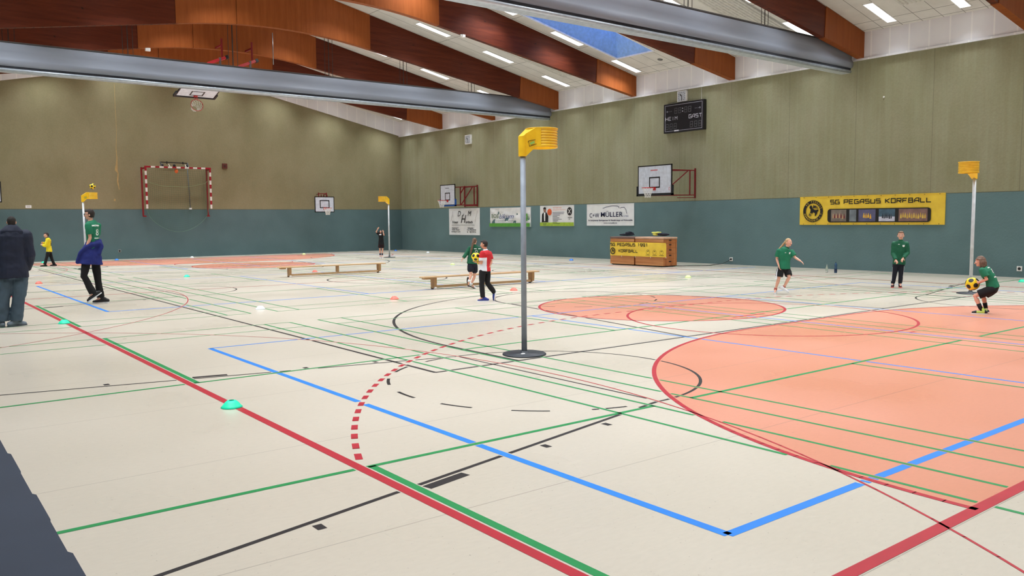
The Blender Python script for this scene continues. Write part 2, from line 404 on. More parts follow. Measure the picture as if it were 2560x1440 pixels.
def make_beam(y, label):
    t = thing('roof_beam', label, 'beam', (0, y, 0), group='laminated timber roof beams')
    for s in (-1, 1):
        a, b = sorted((CX+s*3.6, CX+s*11.15))
        obj('dark_timber', beam_piece(a, b, .02, BW-.02, 10, .06*s if s < 0 else .06, .06*s), M_BEAM, t)['label'] = 'dark red-brown laminated timber length'
        a, b = sorted((CX+s*11.12, CX+s*HALF))
        obj('end_panel', beam_piece(a, b, 0, BW, 4, .06 if s > 0 else 0, 0 if s > 0 else -.06), M_PANEL, t)['label'] = 'light plywood cladding at the wall'
    for a, b in ((CX-3.66, CX-1.6), (CX-1.58, CX), (CX, CX+3.66)):
        obj('centre_panel', beam_piece(a, b, 0, BW, 8), M_PANEL, t)['label'] = 'light plywood cladding over the arched middle'
    return t
bl = ['timber roof beam directly above the camera end of the hall', 'timber roof beam overhead, between the camera and the top right corner of the view',
 'nearest visible timber roof beam, only its end in the top right corner', 'timber roof beam above the end of the nearer grey partition curtain',
 'timber roof beam reaching the right wall just right of the scoreboard', 'timber roof beam reaching the right wall left of the scoreboard, beside the skylight',
 'timber roof beam above the end of the farther grey partition curtain', 'timber roof beam behind the farther grey partition curtain, over the ceiling-hung hoop',
 'farthest timber roof beam, next to the back wall']
for y, l in zip(BEAMS, bl): make_beam(y, l)
# smoke detectors / small white boxes under beams
bm = bm_new(); add_box(bm, -.06, .06, -.05, .05, -.09, 0); add_box(bm, -.12, -.07, -.03, .03, -.07, 0)
tag(obj('sensor_box', bm, WHITE, loc=(16.9, 24.32, zb(4.7))), 'small white sensor under the beam beside the skylight', 'sensor')
bm = bm_new(); add_box(bm, -.09, .09, -.05, .05, -.12, 0)
tag(obj('sensor_box', bm, WHITE, loc=(8.9, 34.16, zb(3.3))), 'small white box under the beam behind the left part of the far curtain', 'sensor')

# ------------------------------------------------------------------ ceiling lights
M_TUBE = mat('light_diffuser', (255, 255, 255), .5, var=0, emit=2.6, emitcol=(246, 252, 255))
sl = math.atan(.215)
def make_light():
    t = thing('ceiling_light', 'x', 'ceiling light', group='recessed ceiling lights')
    bm = bm_new()
    for s in (-1, 1): add_box(bm, -.76, .76, s*.155-.012, s*.155+.012, -.02, .0)
    for s in (-1, 1): add_box(bm, s*.75-.012, s*.75+.012, -.155, .155, -.02, .0)
    obj('light_frame', bm, WHITE, t)
    bm = bm_new(); add_box(bm, -.735, .735, -.14, .14, -.014, -.004); obj('diffuser', bm, M_TUBE, t)
    ld = bpy.data.lights.new('lamp', 'AREA'); ld.shape = 'RECTANGLE'; ld.size = 1.4; ld.size_y = .26; ld.energy = LAMP_W; ld.color = LAMP_COL; ld.spread = math.radians(104)
    lo_ = bpy.data.objects.new('lamp', ld); COL.objects.link(lo_); lo_.parent = t; lo_.location = (0, 0, -.02)
    return t
ords = ['first', 'second', 'third', 'fourth', 'fifth', 'sixth', 'seventh', 'eighth', 'ninth', 'tenth', 'eleventh', 'twelfth', 'thirteenth', 'fourteenth', 'fifteenth', 'sixteenth', 'seventeenth', 'eighteenth']
xs = [24.5, 21.3, 18.08, 14.86]
ends = BEAMS+[YB]; rows = []
for a, b in zip(ends, ends[1:]): rows += [a+1.66 if a < 19 or a > 20 else a+1.2, b-1.10 if a < 19 or a > 20 else b-.51]
rows = rows[::-1]
L0 = make_light(); first = True
for ri, y in enumerate(rows):
    for side in (1, -1):
        for xi, x in enumerate(xs):
            X = x if side > 0 else 2*CX-x
            t = L0 if first else copy_tree(L0); first = False
            t.location = (X, y, zc(X)-.001); t.rotation_euler = (0, sl*side, 0)
            t['label'] = f"oblong ceiling light, {ords[xi]} from the {'right' if side > 0 else 'left'} wall in the {ords[ri]} row from the back wall"
# ribbed radiant panels in the ceiling bays
def make_heater():
    bm = bm_new(); L = 5.2; n = 10; w = 1.24
    prof = []
    for k in range(n):
        y0 = -w/2+w*k/n; prof += [(y0, 0), (y0+w/n*.2, -.028), (y0+w/n*.6, -.028), (y0+w/n*.8, 0)]
    prof.append((w/2, 0))
    A = [bm.verts.new((-L, y, z-.012)) for y, z in prof]; B = [bm.verts.new((L, y, z-.012)) for y, z in prof]
    for i in range(len(prof)-1): bm.faces.new((A[i], B[i], B[i+1], A[i+1]))
    return obj('radiant_heating_panel', bm, mat('heater_white', (206, 205, 198), .5))
H0 = make_heater(); first = True
for bi, (a, b) in enumerate(zip(ends, ends[1:])):
    for side in (1, -1):
        if (bi == 4 and side > 0) or bi == 8: continue
        h = H0 if first else copy_tree(H0); first = False
        X = CX+side*7.0
        h.location = (X, (a+b+BW)/2-.1, zc(X)); h.rotation_euler = (0, sl*side, 0)
        tag(h, f"long ribbed heating panel in the {'right' if side > 0 else 'left'} roof slope, {ords[8-bi]} bay from the back wall", 'heating panel', 'ribbed ceiling heating panels')
bm = bm_new(); add_lathe(bm, [(.0, -.02), (.09, -.02), (.11, 0), (0, 0)], n=20)
v = obj('ceiling_vent', bm, mat('vent_grey', (120, 122, 120), .5), loc=(24.55, 22.0, zc(24.55)-.003), rot=(0, sl, 0)); tag(v, 'small round grey vent in the ceiling below the skylight', 'vent')

# ------------------------------------------------------------------ partition curtains, raised
M_CURT = mat('curtain_grey', (142, 149, 164), .5, var=.05, scale=1.2, stretch=(.3, 1, 2), spec=.4)
M_CURTD = mat('curtain_seam_dark', (44, 48, 58), .7)
M_ROLL = mat('curtain_bottom_tube', (186, 196, 208), .25, .25)
def make_curtain(y0, label, cables):
    t = thing('partition_curtain', label, 'curtain', (0, y0, 0), group='raised grey partition curtains')
    x0, x1, nx = XL+.4, XW-.3, 120
    prof = [(.30, 7.28), (.02, 7.28), (0, 7.24), (-.01, 7.0), (.0, 6.84), (-.045, 6.76), (-.06, 6.70), (-.045, 6.60), (-.01, 6.56)]
    bm = bm_new(); rings = []
    for i in range(nx+1):
        x = x0+(x1-x0)*i/nx; r = []
        for k, (y, z) in enumerate(prof+[(.32, 6.56), (.34, 7.0)]):
            nz = noise.noise(Vector((x*.5, k*.35, y0)))*.035+noise.noise(Vector((x*1.9, k*.8, y0)))*.012
            wv = nz if 2 < k < 9 else 0
            r.append(bm.verts.new((x, y+wv, z+(wv*.6 if 4 < k < 8 else 0))))
        rings.append(r)
    n = len(rings[0])
    for a, b in zip(rings, rings[1:]):
        for k in range(n): bm.faces.new((a[k], a[(k+1) % n], b[(k+1) % n], b[k])).smooth = True
    bm.faces.new(rings[0]); bm.faces.new(rings[-1][::-1]); bmesh.ops.recalc_face_normals(bm, faces=bm.faces)
    obj('gathered_fabric', bm, M_CURT, t)
    bm = bm_new(); add_box(bm, x0, x1-.02, .01, .31, 6.49, 6.56); obj('seam_strip', bm, M_CURTD, t)
    bm = bm_new(); add_tube(bm, [(x0, .02, 6.445), (x1-.04, .02, 6.445)], .05, 16, squash=1)
    add_box(bm, x0, x1-.06, .03, .32, 6.395, 6.49); obj('bottom_tube', bm, M_ROLL, t)
    bm = bm_new(); add_box(bm, x0, x1-.3, -.012, .02, 7.265, 7.30); obj('top_rail', bm, mat('rail_dark', (70, 66, 66), .6), t)
    for x in cables:
        for dx in (-.16, 0, .16):
            bm = bm_new(); add_tube(bm, [(x+dx, .15, 7.28), (x+dx, .15, zc(x+dx)-.01)], .009 if dx else .014, 6); obj('cable', bm, CABLE, t)
    return t
CX_ = [3.7, 7.1, 10.6, 14.3, 17.6, 21.0]
make_curtain(14.56, 'nearer grey partition curtain hauled up under the roof, upper right', [x-.1 for x in CX_])
make_curtain(29.50, 'farther grey partition curtain hauled up under the roof, crossing the upper left', CX_)

# ================================================================== floor markings
C_RED = mat('line_red', (176, 34, 52), .4, var=.03); C_GRN = mat('line_green', (24, 138, 76), .4, var=.03)
C_BLU = mat('line_blue', (34, 128, 224), .4, var=.03); C_BLK = mat('line_black', (34, 32, 36), .45, var=.03)
SEG = {'R': [], 'G': [], 'B': [], 'K': []}       # every entry: (x0, y0, x1, y1, width)
def hl(c, y, x0, x1, w=.05): SEG[c].append((x0, y, x1, y, w))
def vl(c, x, y0, y1, w=.05): SEG[c].append((x, y0, x, y1, w))
def sl_(c, x0, y0, x1, y1, w=.05): SEG[c].append((x0, y0, x1, y1, w))
def arc(c, cx, cy, r, a0, a1, w=.05, n=48, clip=None):
    P = [(cx+r*math.cos(math.radians(a0+(a1-a0)*i/n)), cy+r*math.sin(math.radians(a0+(a1-a0)*i/n))) for i in range(n+1)]
    for p, q in zip(P, P[1:]):
        if clip and not (clip(*p) and clip(*q)): continue
        SEG[c].append((*p, *q, w))
def dash(c, path, on, off, w, phase=0):
    """dashes along a polyline"""
    d = -phase; out = []
    for p, q in zip(path, path[1:]):
        L = math.dist(p, q); t = 0
        while t < L-1e-6:
            k = (d % (on+off)); rem = (on-k) if k < on-1e-6 else (on+off-k); st = min(max(rem, 1e-4), L-t)
            if k < on-1e-6: out.append((p[0]+(q[0]-p[0])*t/L, p[1]+(q[1]-p[1])*t/L, p[0]+(q[0]-p[0])*(t+st)/L, p[1]+(q[1]-p[1])*(t+st)/L, w))
            t += st; d += st
    SEG[c] += out
def arcpts(cx, cy, r, a0, a1, n=90): return [(cx+r*math.cos(math.radians(a0+(a1-a0)*i/n)), cy+r*math.sin(math.radians(a0+(a1-a0)*i/n))) for i in range(n+1)]
inside = lambda x, y: XL+.02 < x < XW-.02 and YN < y < YB-.02
# handball, the whole hall (red)
HX0, HX1, HY0, HY1, HC = 2.66, 22.1, 2.07, 42.05, 12.4
vl('R', HX0, HY0, HY1, .075); vl('R', HX1, HY0, HY1, .075); hl('R', HY0, HX0, HX1, .08); hl('R', HY1, HX0, HX1, .08)
for yy, s in ((HY0, 1), (HY1, -1)):
    a = (lambda t: t) if s > 0 else (lambda t: -t)
    arc('R', 10.93, yy, 5.8, a(90), a(180), .05); arc('R', 13.87, yy, 5.8, a(0), a(90), .05); hl('R', yy+s*5.8, 10.93, 13.87)
    left = [p for p in arcpts(10.93, yy, 8.82, a(180), a(90)) if p[0] > HX0+.04]; right = [p for p in arcpts(13.87, yy, 8.82, a(90), a(0)) if p[0] < HX1-.04]
    dash('R', left+right, .15, .15, .055)
    hl('R', yy+s*6.9, 11.95, 12.88, .05); hl('R', yy+s*3.95, 12.35, 12.5, .05)
hl('R', 22.05, HX0, HX1, .05)
for yc in (11.1, 33.05): arc('R', 12.4, yc, 2.4, 0, 360, .05, 96)
for yc in (8.64, 35.5): arc('R', 12.45, yc, 2.43, 0, 360, .045, 96)
for yc in (7.05, 22.05, 36.9):
    arc('R', -3.9, yc, 9.95, -62, 62, .020, 80, inside); arc('R', 28.7, yc, 9.95, 118, 242, .020, 80, inside)
# main basketball court (black)
vl('K', 5.07, 7.95, 36.15); vl('K', 19.83, 7.95, 36.15); hl('K', 7.95, 5.07, 19.83); hl('K', 36.15, 5.07, 19.83); hl('K', 22.05, 5.07, 19.83)
arc('K', 12.4, 22.05, 1.8, 0, 360)
for yy, s in ((7.95, 1), (36.15, -1)):
    a = (lambda t: t) if s > 0 else (lambda t: -t)
    sl_('K', 9.5, yy, 10.5, yy+s*5.55); sl_('K', 15.3, yy, 14.3, yy+s*5.55); hl('K', yy+s*5.55, 10.5, 14.3)
    arc('K', 12.3, yy+s*5.55, 1.8, a(0), a(180)); dash('K', arcpts(12.3, yy+s*5.55, 1.8, a(180), a(360)), .35, .4, .04)
    vl('K', 6.3, yy, yy+s*1.5); vl('K', 18.6, yy, yy+s*1.5); arc('K', 12.5, yy+s*1.45, 6.2, a(0), a(180), .05, 90)
# three cross courts: basketball (black), volleyball (blue), badminton (green)
for yc in (7.0, 22.0, 36.9):
    for s, bx in ((1, .4), (-1, 24.0)):
        fx = bx+s*5.5
        for t in (-1, 1):
            sl_('K', bx, yc+t*2.93, fx, yc+t*1.72, .04)
            k = .62/5.5                       # neutral block and marks along the lane
            y_ = lambda x: yc+t*(2.93-(abs(x-bx))*1.21/5.5)
            x0, x1 = bx+s*2.4, bx+s*2.76
            SEG['K'].append((x0, y_(x0)+t*.085, x1, y_(x1)+t*.085, .085))
            for xm in (1.52, 3.62, 4.46): SEG['K'].append((bx+s*xm, y_(bx+s*xm)+t*.095, bx+s*(xm+.05), y_(bx+s*xm)+t*.095, .085))
        vl('K', fx, yc-1.72, yc+1.72, .03)
        arc('K', fx, yc, 1.73, -90 if s > 0 else 90, 90 if s > 0 else 270, .035)
        dash('K', arcpts(fx, yc, 1.73, 90 if s > 0 else 270, 270 if s > 0 else 450), .35, .4, .035, .18)
    o = yc-7.0 if yc < 30 else 29.35
    vl('B', 3.66, 2.76+o, 11.55+o, .07); vl('B', 20.9, 2.76+o, 11.55+o, .06); hl('B', 2.76+o, 3.66, 24.9, .07); hl('B', 11.55+o, 3.66, 20.9, .045)
    vl('B', 9.46, 2.76+o, 11.55+o, .045); vl('B', 12.3, 2.76+o, 11.55+o, .045); vl('B', 15.1, 2.76+o, 11.55+o, .045)
    for x0, x1 in ((-.32, 5.71), (6.25, 12.1), (12.68, 18.53), (19.1, 24.95)):
        ya, yb_ = .5+o, 13.66+o
        for y in (ya, yb_, ya+.76, yb_-.74): hl('G', y, x0, x1, .034)
        for y in (5.17+o, 9.14+o): hl('G', y, x0, x1, .05)
        for x in (x0, x1, x0+.45, x1-.45): vl('G', x, ya, yb_, .038)
        xm = (x0+x1)/2+(.02 if x0 > 0 else .0)
        vl('G', xm if x0 > 0 else 2.745, ya, 5.17+o, .045 if x0 > 0 else .06); vl('G', xm if x0 > 0 else 2.745, 9.14+o, yb_, .045 if x0 > 0 else .06)
# a line is interrupted where one painted later crosses it
def cut(seg, others):
    x0, y0, x1, y1, w = seg; L = math.hypot(x1-x0, y1-y0)
    if L < .02: return [seg]
    dx, dy = (x1-x0)/L, (y1-y0)/L; holes = []
    for a0, b0, a1, b1, w2 in others:
        ex, ey = a1-a0, b1-b0; L2 = math.hypot(ex, ey)
        if L2 < 1e-6: continue
        ex /= L2; ey /= L2; cr = dx*ey-dy*ex
        if abs(cr) < .06: continue
        t = ((a0-x0)*ey-(b0-y0)*ex)/cr; u = ((a0-x0)*dy-(b0-y0)*dx)/cr
        if -w/2 < u < L2+w/2 and -.1 < t < L+.1:
            h = (w2/2+.016)/max(abs(cr), .25); holes.append((t-h, t+h))
    out = []; t = 0
    for a, b in sorted(holes):
        if a > t: out.append((t, min(a, L)))
        t = max(t, b)
    if t < L: out.append((t, L))
    return [(x0+dx*a, y0+dy*a, x0+dx*b, y0+dy*b, w) for a, b in out if b-a > .01]
order = ['R', 'G', 'B', 'K']
def build_lines(c, m, name, z):
    bm = bm_new(); over = []
    for h in order[:order.index(c)]: over += SEG[h]
    xb = [(min(s[0], s[2])-.2, max(s[0], s[2])+.2, min(s[1], s[3])-.2, max(s[1], s[3])+.2) for s in over]
    for s in SEG[c]:
        sx0, sx1, sy0, sy1 = min(s[0], s[2]), max(s[0], s[2]), min(s[1], s[3]), max(s[1], s[3])
        near = [o for o, b in zip(over, xb) if b[1] > sx0 and b[0] < sx1 and b[3] > sy0 and b[2] < sy1]
        for x0, y0, x1, y1, w in cut(s, near):
            L = math.hypot(x1-x0, y1-y0); nx, ny = -(y1-y0)/L*w/2, (x1-x0)/L*w/2
            ex, ey = ((x1-x0)/L*.004, (y1-y0)/L*.004)
            if not (inside(x0, y0) or inside(x1, y1)): continue
            add_poly(bm, [(x0-nx-ex, y0-ny-ey, z), (x1-nx+ex, y1-ny+ey, z), (x1+nx+ex, y1+ny+ey, z), (x0+nx-ex, y0+ny-ey, z)])
    return obj(name, bm, m, FLOOR)
build_lines('R', C_RED, 'red_court_lines', .0016); build_lines('G', C_GRN, 'green_court_lines', .0013)
build_lines('B', C_BLU, 'blue_court_lines', .0010); build_lines('K', C_BLK, 'black_court_lines', .0008)
# salmon areas: both goal areas and both circles
bm = bm_new()
for yy, s in ((HY0, 1), (HY1, -1)):
    P = [(x, y) for x, y in arcpts(10.93, yy, 5.8, 180, 180-90*1, 40)] if s > 0 else [(x, y) for x, y in arcpts(10.93, yy, 5.8, 180, 270, 40)]
    Q = arcpts(13.87, yy, 5.8, 90, 0, 40) if s > 0 else arcpts(13.87, yy, 5.8, 270, 360, 40)
    f = add_poly(bm, [(x, y, .0004) for x, y in P+Q])
for yc in (11.1, 33.05): add_poly(bm, [(x, y, .0004) for x, y in arcpts(12.4, yc, 2.4, 0, 356.25, 95)])
for f in bm.faces:
    f.normal_update()
    if f.normal.z < 0: f.normal_flip()
obj('salmon_goal_areas', bm, M_ORANGE, FLOOR)
# ================================================================== korfball posts
M_POLE = mat('post_grey_tube', (138, 146, 158), .5, .1); M_POLEL = mat('post_pale_tube', (206, 212, 218), .45, .1)
M_BASE = mat('post_base_rubber', (38, 44, 54), .45)
def make_korf(loc, rz, label, pole_m, top=2.93):
    t = thing('korfball_post', label, 'korfball post', (*loc, 0), rz, 'korfball posts')
    bm = bm_new(); add_lathe(bm, [(0, .0), (.285, 0), (.285, .014), (.272, .022), (.05, .026), (.05, .05), (.04, .05), (0, .05)], n=48); obj('base_plate', bm, M_BASE, t)
    bm = bm_new(); add_ball(bm, (-.07, -.06, .022), (.035, .025, .01)); obj('base_sticker', bm, WHITE, t)
    bm = bm_new(); add_tube(bm, [(0, 0, .03), (0, 0, top-.34)], .036, 24); obj('pole', bm, pole_m, t)
    bx, R = .315, .205; z0, z1 = top-.25, top
    bm = bm_new(); prof = [(R-.012, z0), (R+.004, z0)]
    for k in range(6):
        a = z0+.028+k*.034; prof += [(R+.004, a), (R-.006, a+.010), (R-.006, a+.017), (R+.004, a+.027)]
    prof += [(R+.004, z1-.012), (R+.010, z1-.006), (R+.006, z1), (R-.012, z1), (R-.014, z0+.1), (R-.012, z0)]
    add_lathe(bm, prof, (bx, 0, 0), 56); obj('basket', bm, YELLOW, t)
    bm = bm_new(); ring = []; pr = .058
    n = 14
    for i in range(n+1):                         # round the pole, +Y side over the back to -Y side
        a = math.radians(80+200*i/n); ring.append((pr*math.cos(a), pr*math.sin(a)))
    outer = [(bx+(R+.006)*math.cos(math.radians(a)), (R+.006)*math.sin(math.radians(a))) for a in range(-150, -127, 6)]
    inner = [(bx+(R-.008)*math.cos(math.radians(a)), (R-.008)*math.sin(math.radians(a))) for a in range(-130, -231, -10)]
    outer2 = [(x, -y) for x, y in reversed(outer)]
    plan = ring+outer+inner+outer2
    def zt(x): return min(z1-.004, top-.115+max(0, x+.03)*.85)
    def zbm(x): return top-.37 if x < .045 else (top-.37+(x-.045)*2.6 if x < .09 else z0+.004)
    A = [bm.verts.new((x, y, zbm(x))) for x, y in plan]; B = [bm.verts.new((x, y, zt(x))) for x, y in plan]; m = len(plan)
    for i in range(m): bm.faces.new((A[i], A[(i+1) % m], B[(i+1) % m], B[i]))
    for r in (A, B): bmesh.ops.triangulate(bm, faces=[bm.faces.new(r)])
    bmesh.ops.recalc_face_normals(bm, faces=bm.faces)
    obj('pole_socket', bm, YELLOW, t, bevel=.006)
    bm = bm_new(); add_stroke(bm, [(-.05, .012), (-.036, .028), (.05, .034)], .006); add_stroke(bm, [(-.04, -.03), (-.034, -.042), (.06, -.02)], .006); add_stroke(bm, [(-.04, .02), (-.036, -.034)], .004)
    o = obj('maker_mark', bm, INK, t, (.075, -.092, top-.2), (0, -.12, math.radians(-29)))
    bm = bm_new(); add_stroke(bm, [(-.026, -.010), (.034, .008)], .03); obj('maker_mark_panel', bm, mat('mark_green', (150, 190, 90), .5), t, (.077, -.0935, top-.2), (0, -.12, math.radians(-29)))
    return t
make_korf((6.65, 8.27), 0, 'large yellow korf basket on a grey pole, nearest post in front', M_POLE)
make_korf((19.6, 8.22), PI, 'yellow korf basket on a pale pole at the right, behind the crouching child', M_POLEL, 2.95)
make_korf((19.75, 34.9), PI, 'small distant yellow korf basket beside the girl with raised arms', M_POLEL, 2.93)
make_korf((6.6, 35.4), 0, 'distant yellow korf basket at the left, behind the tall teenager', M_POLEL, 2.96)

# ------------------------------------------------------------------ balls
ICO = []
g_ = (1+5**.5)/2
for a in (-1, 1):
    for b in (-g_, g_): ICO += [Vector((0, a, b)).normalized(), Vector((a, b, 0)).normalized(), Vector((b, 0, a)).normalized()]
def make_ball(loc, r, label, rot=(0, 0, 0), cols=((244, 214, 40), (30, 28, 30))):
    bm = bm_new(); bmesh.ops.create_icosphere(bm, subdivisions=5, radius=r)
    for f in bm.faces:
        f.smooth = True; c = f.calc_center_median().normalized(); d = max(c.dot(v) for v in ICO)
        f.material_index = 1 if d > math.cos(math.radians(21)) else 0
    return tag(obj('korfball', bm, [mat('ball_yellow', cols[0], .45), mat('ball_black', cols[1], .45)], loc=loc, rot=rot), label, 'ball', 'yellow and black balls')
make_ball((6.98, 35.5, 3.20), .112, 'yellow and black ball in the air just above the far left korf basket', (.3, .5, .2))

# ------------------------------------------------------------------ marker discs
CC = {'green': (30, 240, 190), 'white': (236, 246, 252), 'red': (255, 112, 96), 'lime': (222, 246, 160), 'blue': (40, 130, 236)}
def make_disc(x, y, c, label):
    m = mat('disc_'+c, CC[c], .45, var=.01)
    bm = bm_new(); add_lathe(bm, [(.098, 0), (.100, .004), (.085, .018), (.064, .046), (.042, .064), (.026, .068), (.024, .064), (.040, .058), (.060, .040), (.082, .012), (.096, 0), (.098, 0)], n=36)
    return tag(obj('marker_disc', bm, m, loc=(x, y, .002)), label, 'marker disc', 'training marker discs')
for x, y, c, l in [
 (2.62, 7.70, 'green', 'turquoise green marker disc on the red line in the foreground'),
 (2.62, 16.19, 'green', 'turquoise green marker disc on the red line right of the man in navy'),
 (6.14, 16.13, 'white', 'white marker disc on open floor in the left middle ground'),
 (3.86, 27.6, 'red', 'salmon marker disc between the man in navy and the tall teenager'),
 (8.06, 27.5, 'green', 'turquoise green marker disc right of the tall teenager'),
 (12.75, 42.5, 'white', 'white marker disc on the far salmon area under the wall goal'),
 (9.27, 42.6, 'blue', 'blue marker disc on the far floor near the foot of the back wall'),
 (6.14, 42.3, 'green', 'turquoise green marker disc by the feet of the boy in yellow'),
 (18.37, 41.7, 'lime', 'pale lime marker disc at the far edge below the small backboard'),
 (12.2, 26.82, 'red', 'salmon marker disc seen under the farther bench'),
 (9.22, 16.11, 'red', 'salmon marker disc left of the nearer bench, below its left end'),
 (24.07, 38.3, 'white', 'white marker disc near the far corner, right of the distant post'),
 (18.17, 27.1, 'lime', 'pale lime marker disc between the two benches, left of the girl in green'),
 (24.3, 42.2, 'blue', 'tiny blue marker disc in the far corner of the hall'),
 (12.6, 16.07, 'red', 'salmon marker disc between the walking boy and the near post'),
 (23.73, 26.24, 'blue', 'blue marker disc left of the wooden vaulting boxes'),
 (19.12, 15.98, 'lime', 'pale lime marker disc on open floor right of the vaulting boxes'),
 (23.99, 8.77, 'green', 'turquoise green marker disc at the right edge of the view')]:
    make_disc(x, y, c, l)

# ------------------------------------------------------------------ long gym benches
def make_bench(loc, rz, label):
    t = thing('gym_bench', label, 'bench', (*loc, 0), rz, 'long wooden gym benches')
    L = 1.86
    bm = bm_new(); add_box(bm, -L, L, -.125, .125, .30, .332); obj('seat_board', bm, M_BENCH, t, bevel=.006)
    bm = bm_new(); add_box(bm, -L+.06, -L+.22, -.09, .09, .262, .30); obj('hook_rail', bm, M_BEECH, t)
    for x in (-1.5, 1.66):
        bm = bm_new(); pr = [(-.10, .30), (-.10, .17), (-.085, .05), (-.05, .022), (.05, .022), (.085, .05), (.10, .17), (.10, .30)]
        A = [bm.verts.new((x-.035, y, z)) for y, z in pr]; B = [bm.verts.new((x+.035, y, z)) for y, z in pr]
        bm.faces.new(A); bm.faces.new(B[::-1])
        for i in range(8): bm.faces.new((A[i], B[i], B[(i+1) % 8], A[(i+1) % 8]))
        bmesh.ops.recalc_face_normals(bm, faces=bm.faces); lg = obj('leg', bm, M_BEECH, t)
        for s in (-1, 1):
            bm = bm_new(); add_tube(bm, [(x-.03, s*.075, .03), (x+.03, s*.075, .03)], .03, 12); obj('rubber_foot', bm, WHITE if s < 0 else BLACK, lg)
    bm = bm_new(); add_beam(bm, (.14, 0, .30), (.14, 0, .10), .12, .07); o = obj('middle_leg', bm, M_BEECH, t)
    bm = bm_new(); add_box(bm, -1.46, 1.62, -.045, .0, .035, .095); obj('balance_rail', bm, M_BENCH, t)
    return t
make_bench((12.85, 17.76), -.03, 'nearer long wooden bench, behind the two walking children')
make_bench((11.98, 24.9), -.03, 'farther long wooden bench with a salmon disc behind it')

# ------------------------------------------------------------------ vaulting boxes with banner
def make_vault(loc, L, label, light):
    t = thing('vaulting_box', label, 'vaulting box', (*loc, 0), 0, 'wooden vaulting boxes against the right wall')
    z = .04; hs = [.25, .2, .2, .18, .14]
    for k, h in enumerate(hs):
        w = .36
        bm = bm_new(); z2 = z+h-.006
        O = [(-w, -L), (w, -L), (w, L), (-w, L)]; I = [(-w+.022, -L+.022), (w-.022, -L+.022), (w-.022, L-.022), (-w+.022, L-.022)]
        r = [[bm.verts.new((x, y, zz)) for x, y in q] for q, zz in ((O, z), (O, z2), (I, z2), (I, z))]
        for a in range(4):
            for e in range(4):
                f = bm.faces.new((r[a][e], r[a][(e+1) % 4], r[(a+1) % 4][(e+1) % 4], r[(a+1) % 4][e])); f.material_index = 1 if e % 2 == 0 else 0
        bmesh.ops.recalc_face_normals(bm, faces=bm.faces)
        s = obj('box_section', bm, [M_BOX, M_BOXEND], t)
        for e in (-1, 1):
            for q in (-1, 1): bm = bm_new(); add_box(bm, q*(w-.035)-.035, q*(w-.035)+.035, e*(L+.004)-.004, e*(L+.004)+.004, z, z2); obj('corner_batten', bm, M_BOXEND, s)
        for e in (-1, 1):
            bm = bm_new(); add_box(bm, -.06, .06, e*(L+.004)-.004, e*(L+.004)+.004, z+h*.55, z+h*.55+.035); obj('grip_hole', bm, BLACK, s)
        z += h
    bm = bm_new(); add_box(bm, -.38, .38, -L-.02, L+.02, z, z+.07); obj('padded_top', bm, mat('vault_top_'+('light' if light else 'dark'), (202, 164, 138) if light else (112, 84, 76), .6), t, bevel=.02)
    bm = bm_new(); add_box(bm, -.33, .33, -L+.04, L-.04, .012, .04); obj('base_frame', bm, BLACK, t)
    for q in (-1, 1):
        for e in (-1, 1):
            bm = bm_new(); add_tube(bm, [(q*.3-.015, e*(L-.12), .018), (q*.3+.015, e*(L-.12), .018)], .018, 10); obj('castor', bm, BLACK, t)
    return t
make_vault((22.98, 22.13), .62, 'left wooden vaulting box with dark top and black jacket on it', False)
make_vault((22.98, 20.74), .69, 'right wooden vaulting box with pale top and yellow and black bundle on it', True)
def banner_sheet(bm, w, h, nx, ny, fn):
    """sheet in the local XZ plane facing -Y, fn(u, v) gives the ripple in -Y"""
    G = [[bm.verts.new((-w/2+w*i/nx, -fn(i/nx, j/ny), -h/2+h*j/ny)) for j in range(ny+1)] for i in range(nx+1)]
    for i in range(nx):
        for j in range(ny): bm.faces.new((G[i][j], G[i+1][j], G[i+1][j+1], G[i][j+1])).smooth = True
RZR = math.radians(90)          # sheets on the right wall face -X:  local +X runs towards -Y
RW = (0, 0, -RZR)
def rim(bm, cx, cz, r, w, y=0, n=40, sx=1): add_stroke(bm, [(cx+sx*r*math.cos(2*PI*k/n), cz+r*math.sin(2*PI*k/n)) for k in range(n)], w, True, y=y)
def blob(bm, pts, y=0, mi=0):
    f = add_poly(bm, [(x, y, z) for x, z in pts], mi)
    bmesh.ops.triangulate(bm, faces=[f])
HORSE = [(-.62, .50), (-.50, .72), (-.36, .80), (-.20, .66), (-.05, .30), (.25, .12), (.52, .10), (.80, .22), (.86, -.10), (.66, -.04), (.62, -.40), (.46, -.72), (.30, -.82), (.36, -.60), (.30, -.36), (.04, -.22), (-.14, -.40), (-.40, -.30), (-.56, -.44), (-.44, -.16), (-.34, -.06), (-.42, .22), (-.56, .36)]
WING = [(-.10, .32), (.02, .80), (.24, .56), (.34, .70), (.46, .46), (.60, .52), (.70, .28), (.86, .26), (.60, .14), (.30, .18)]
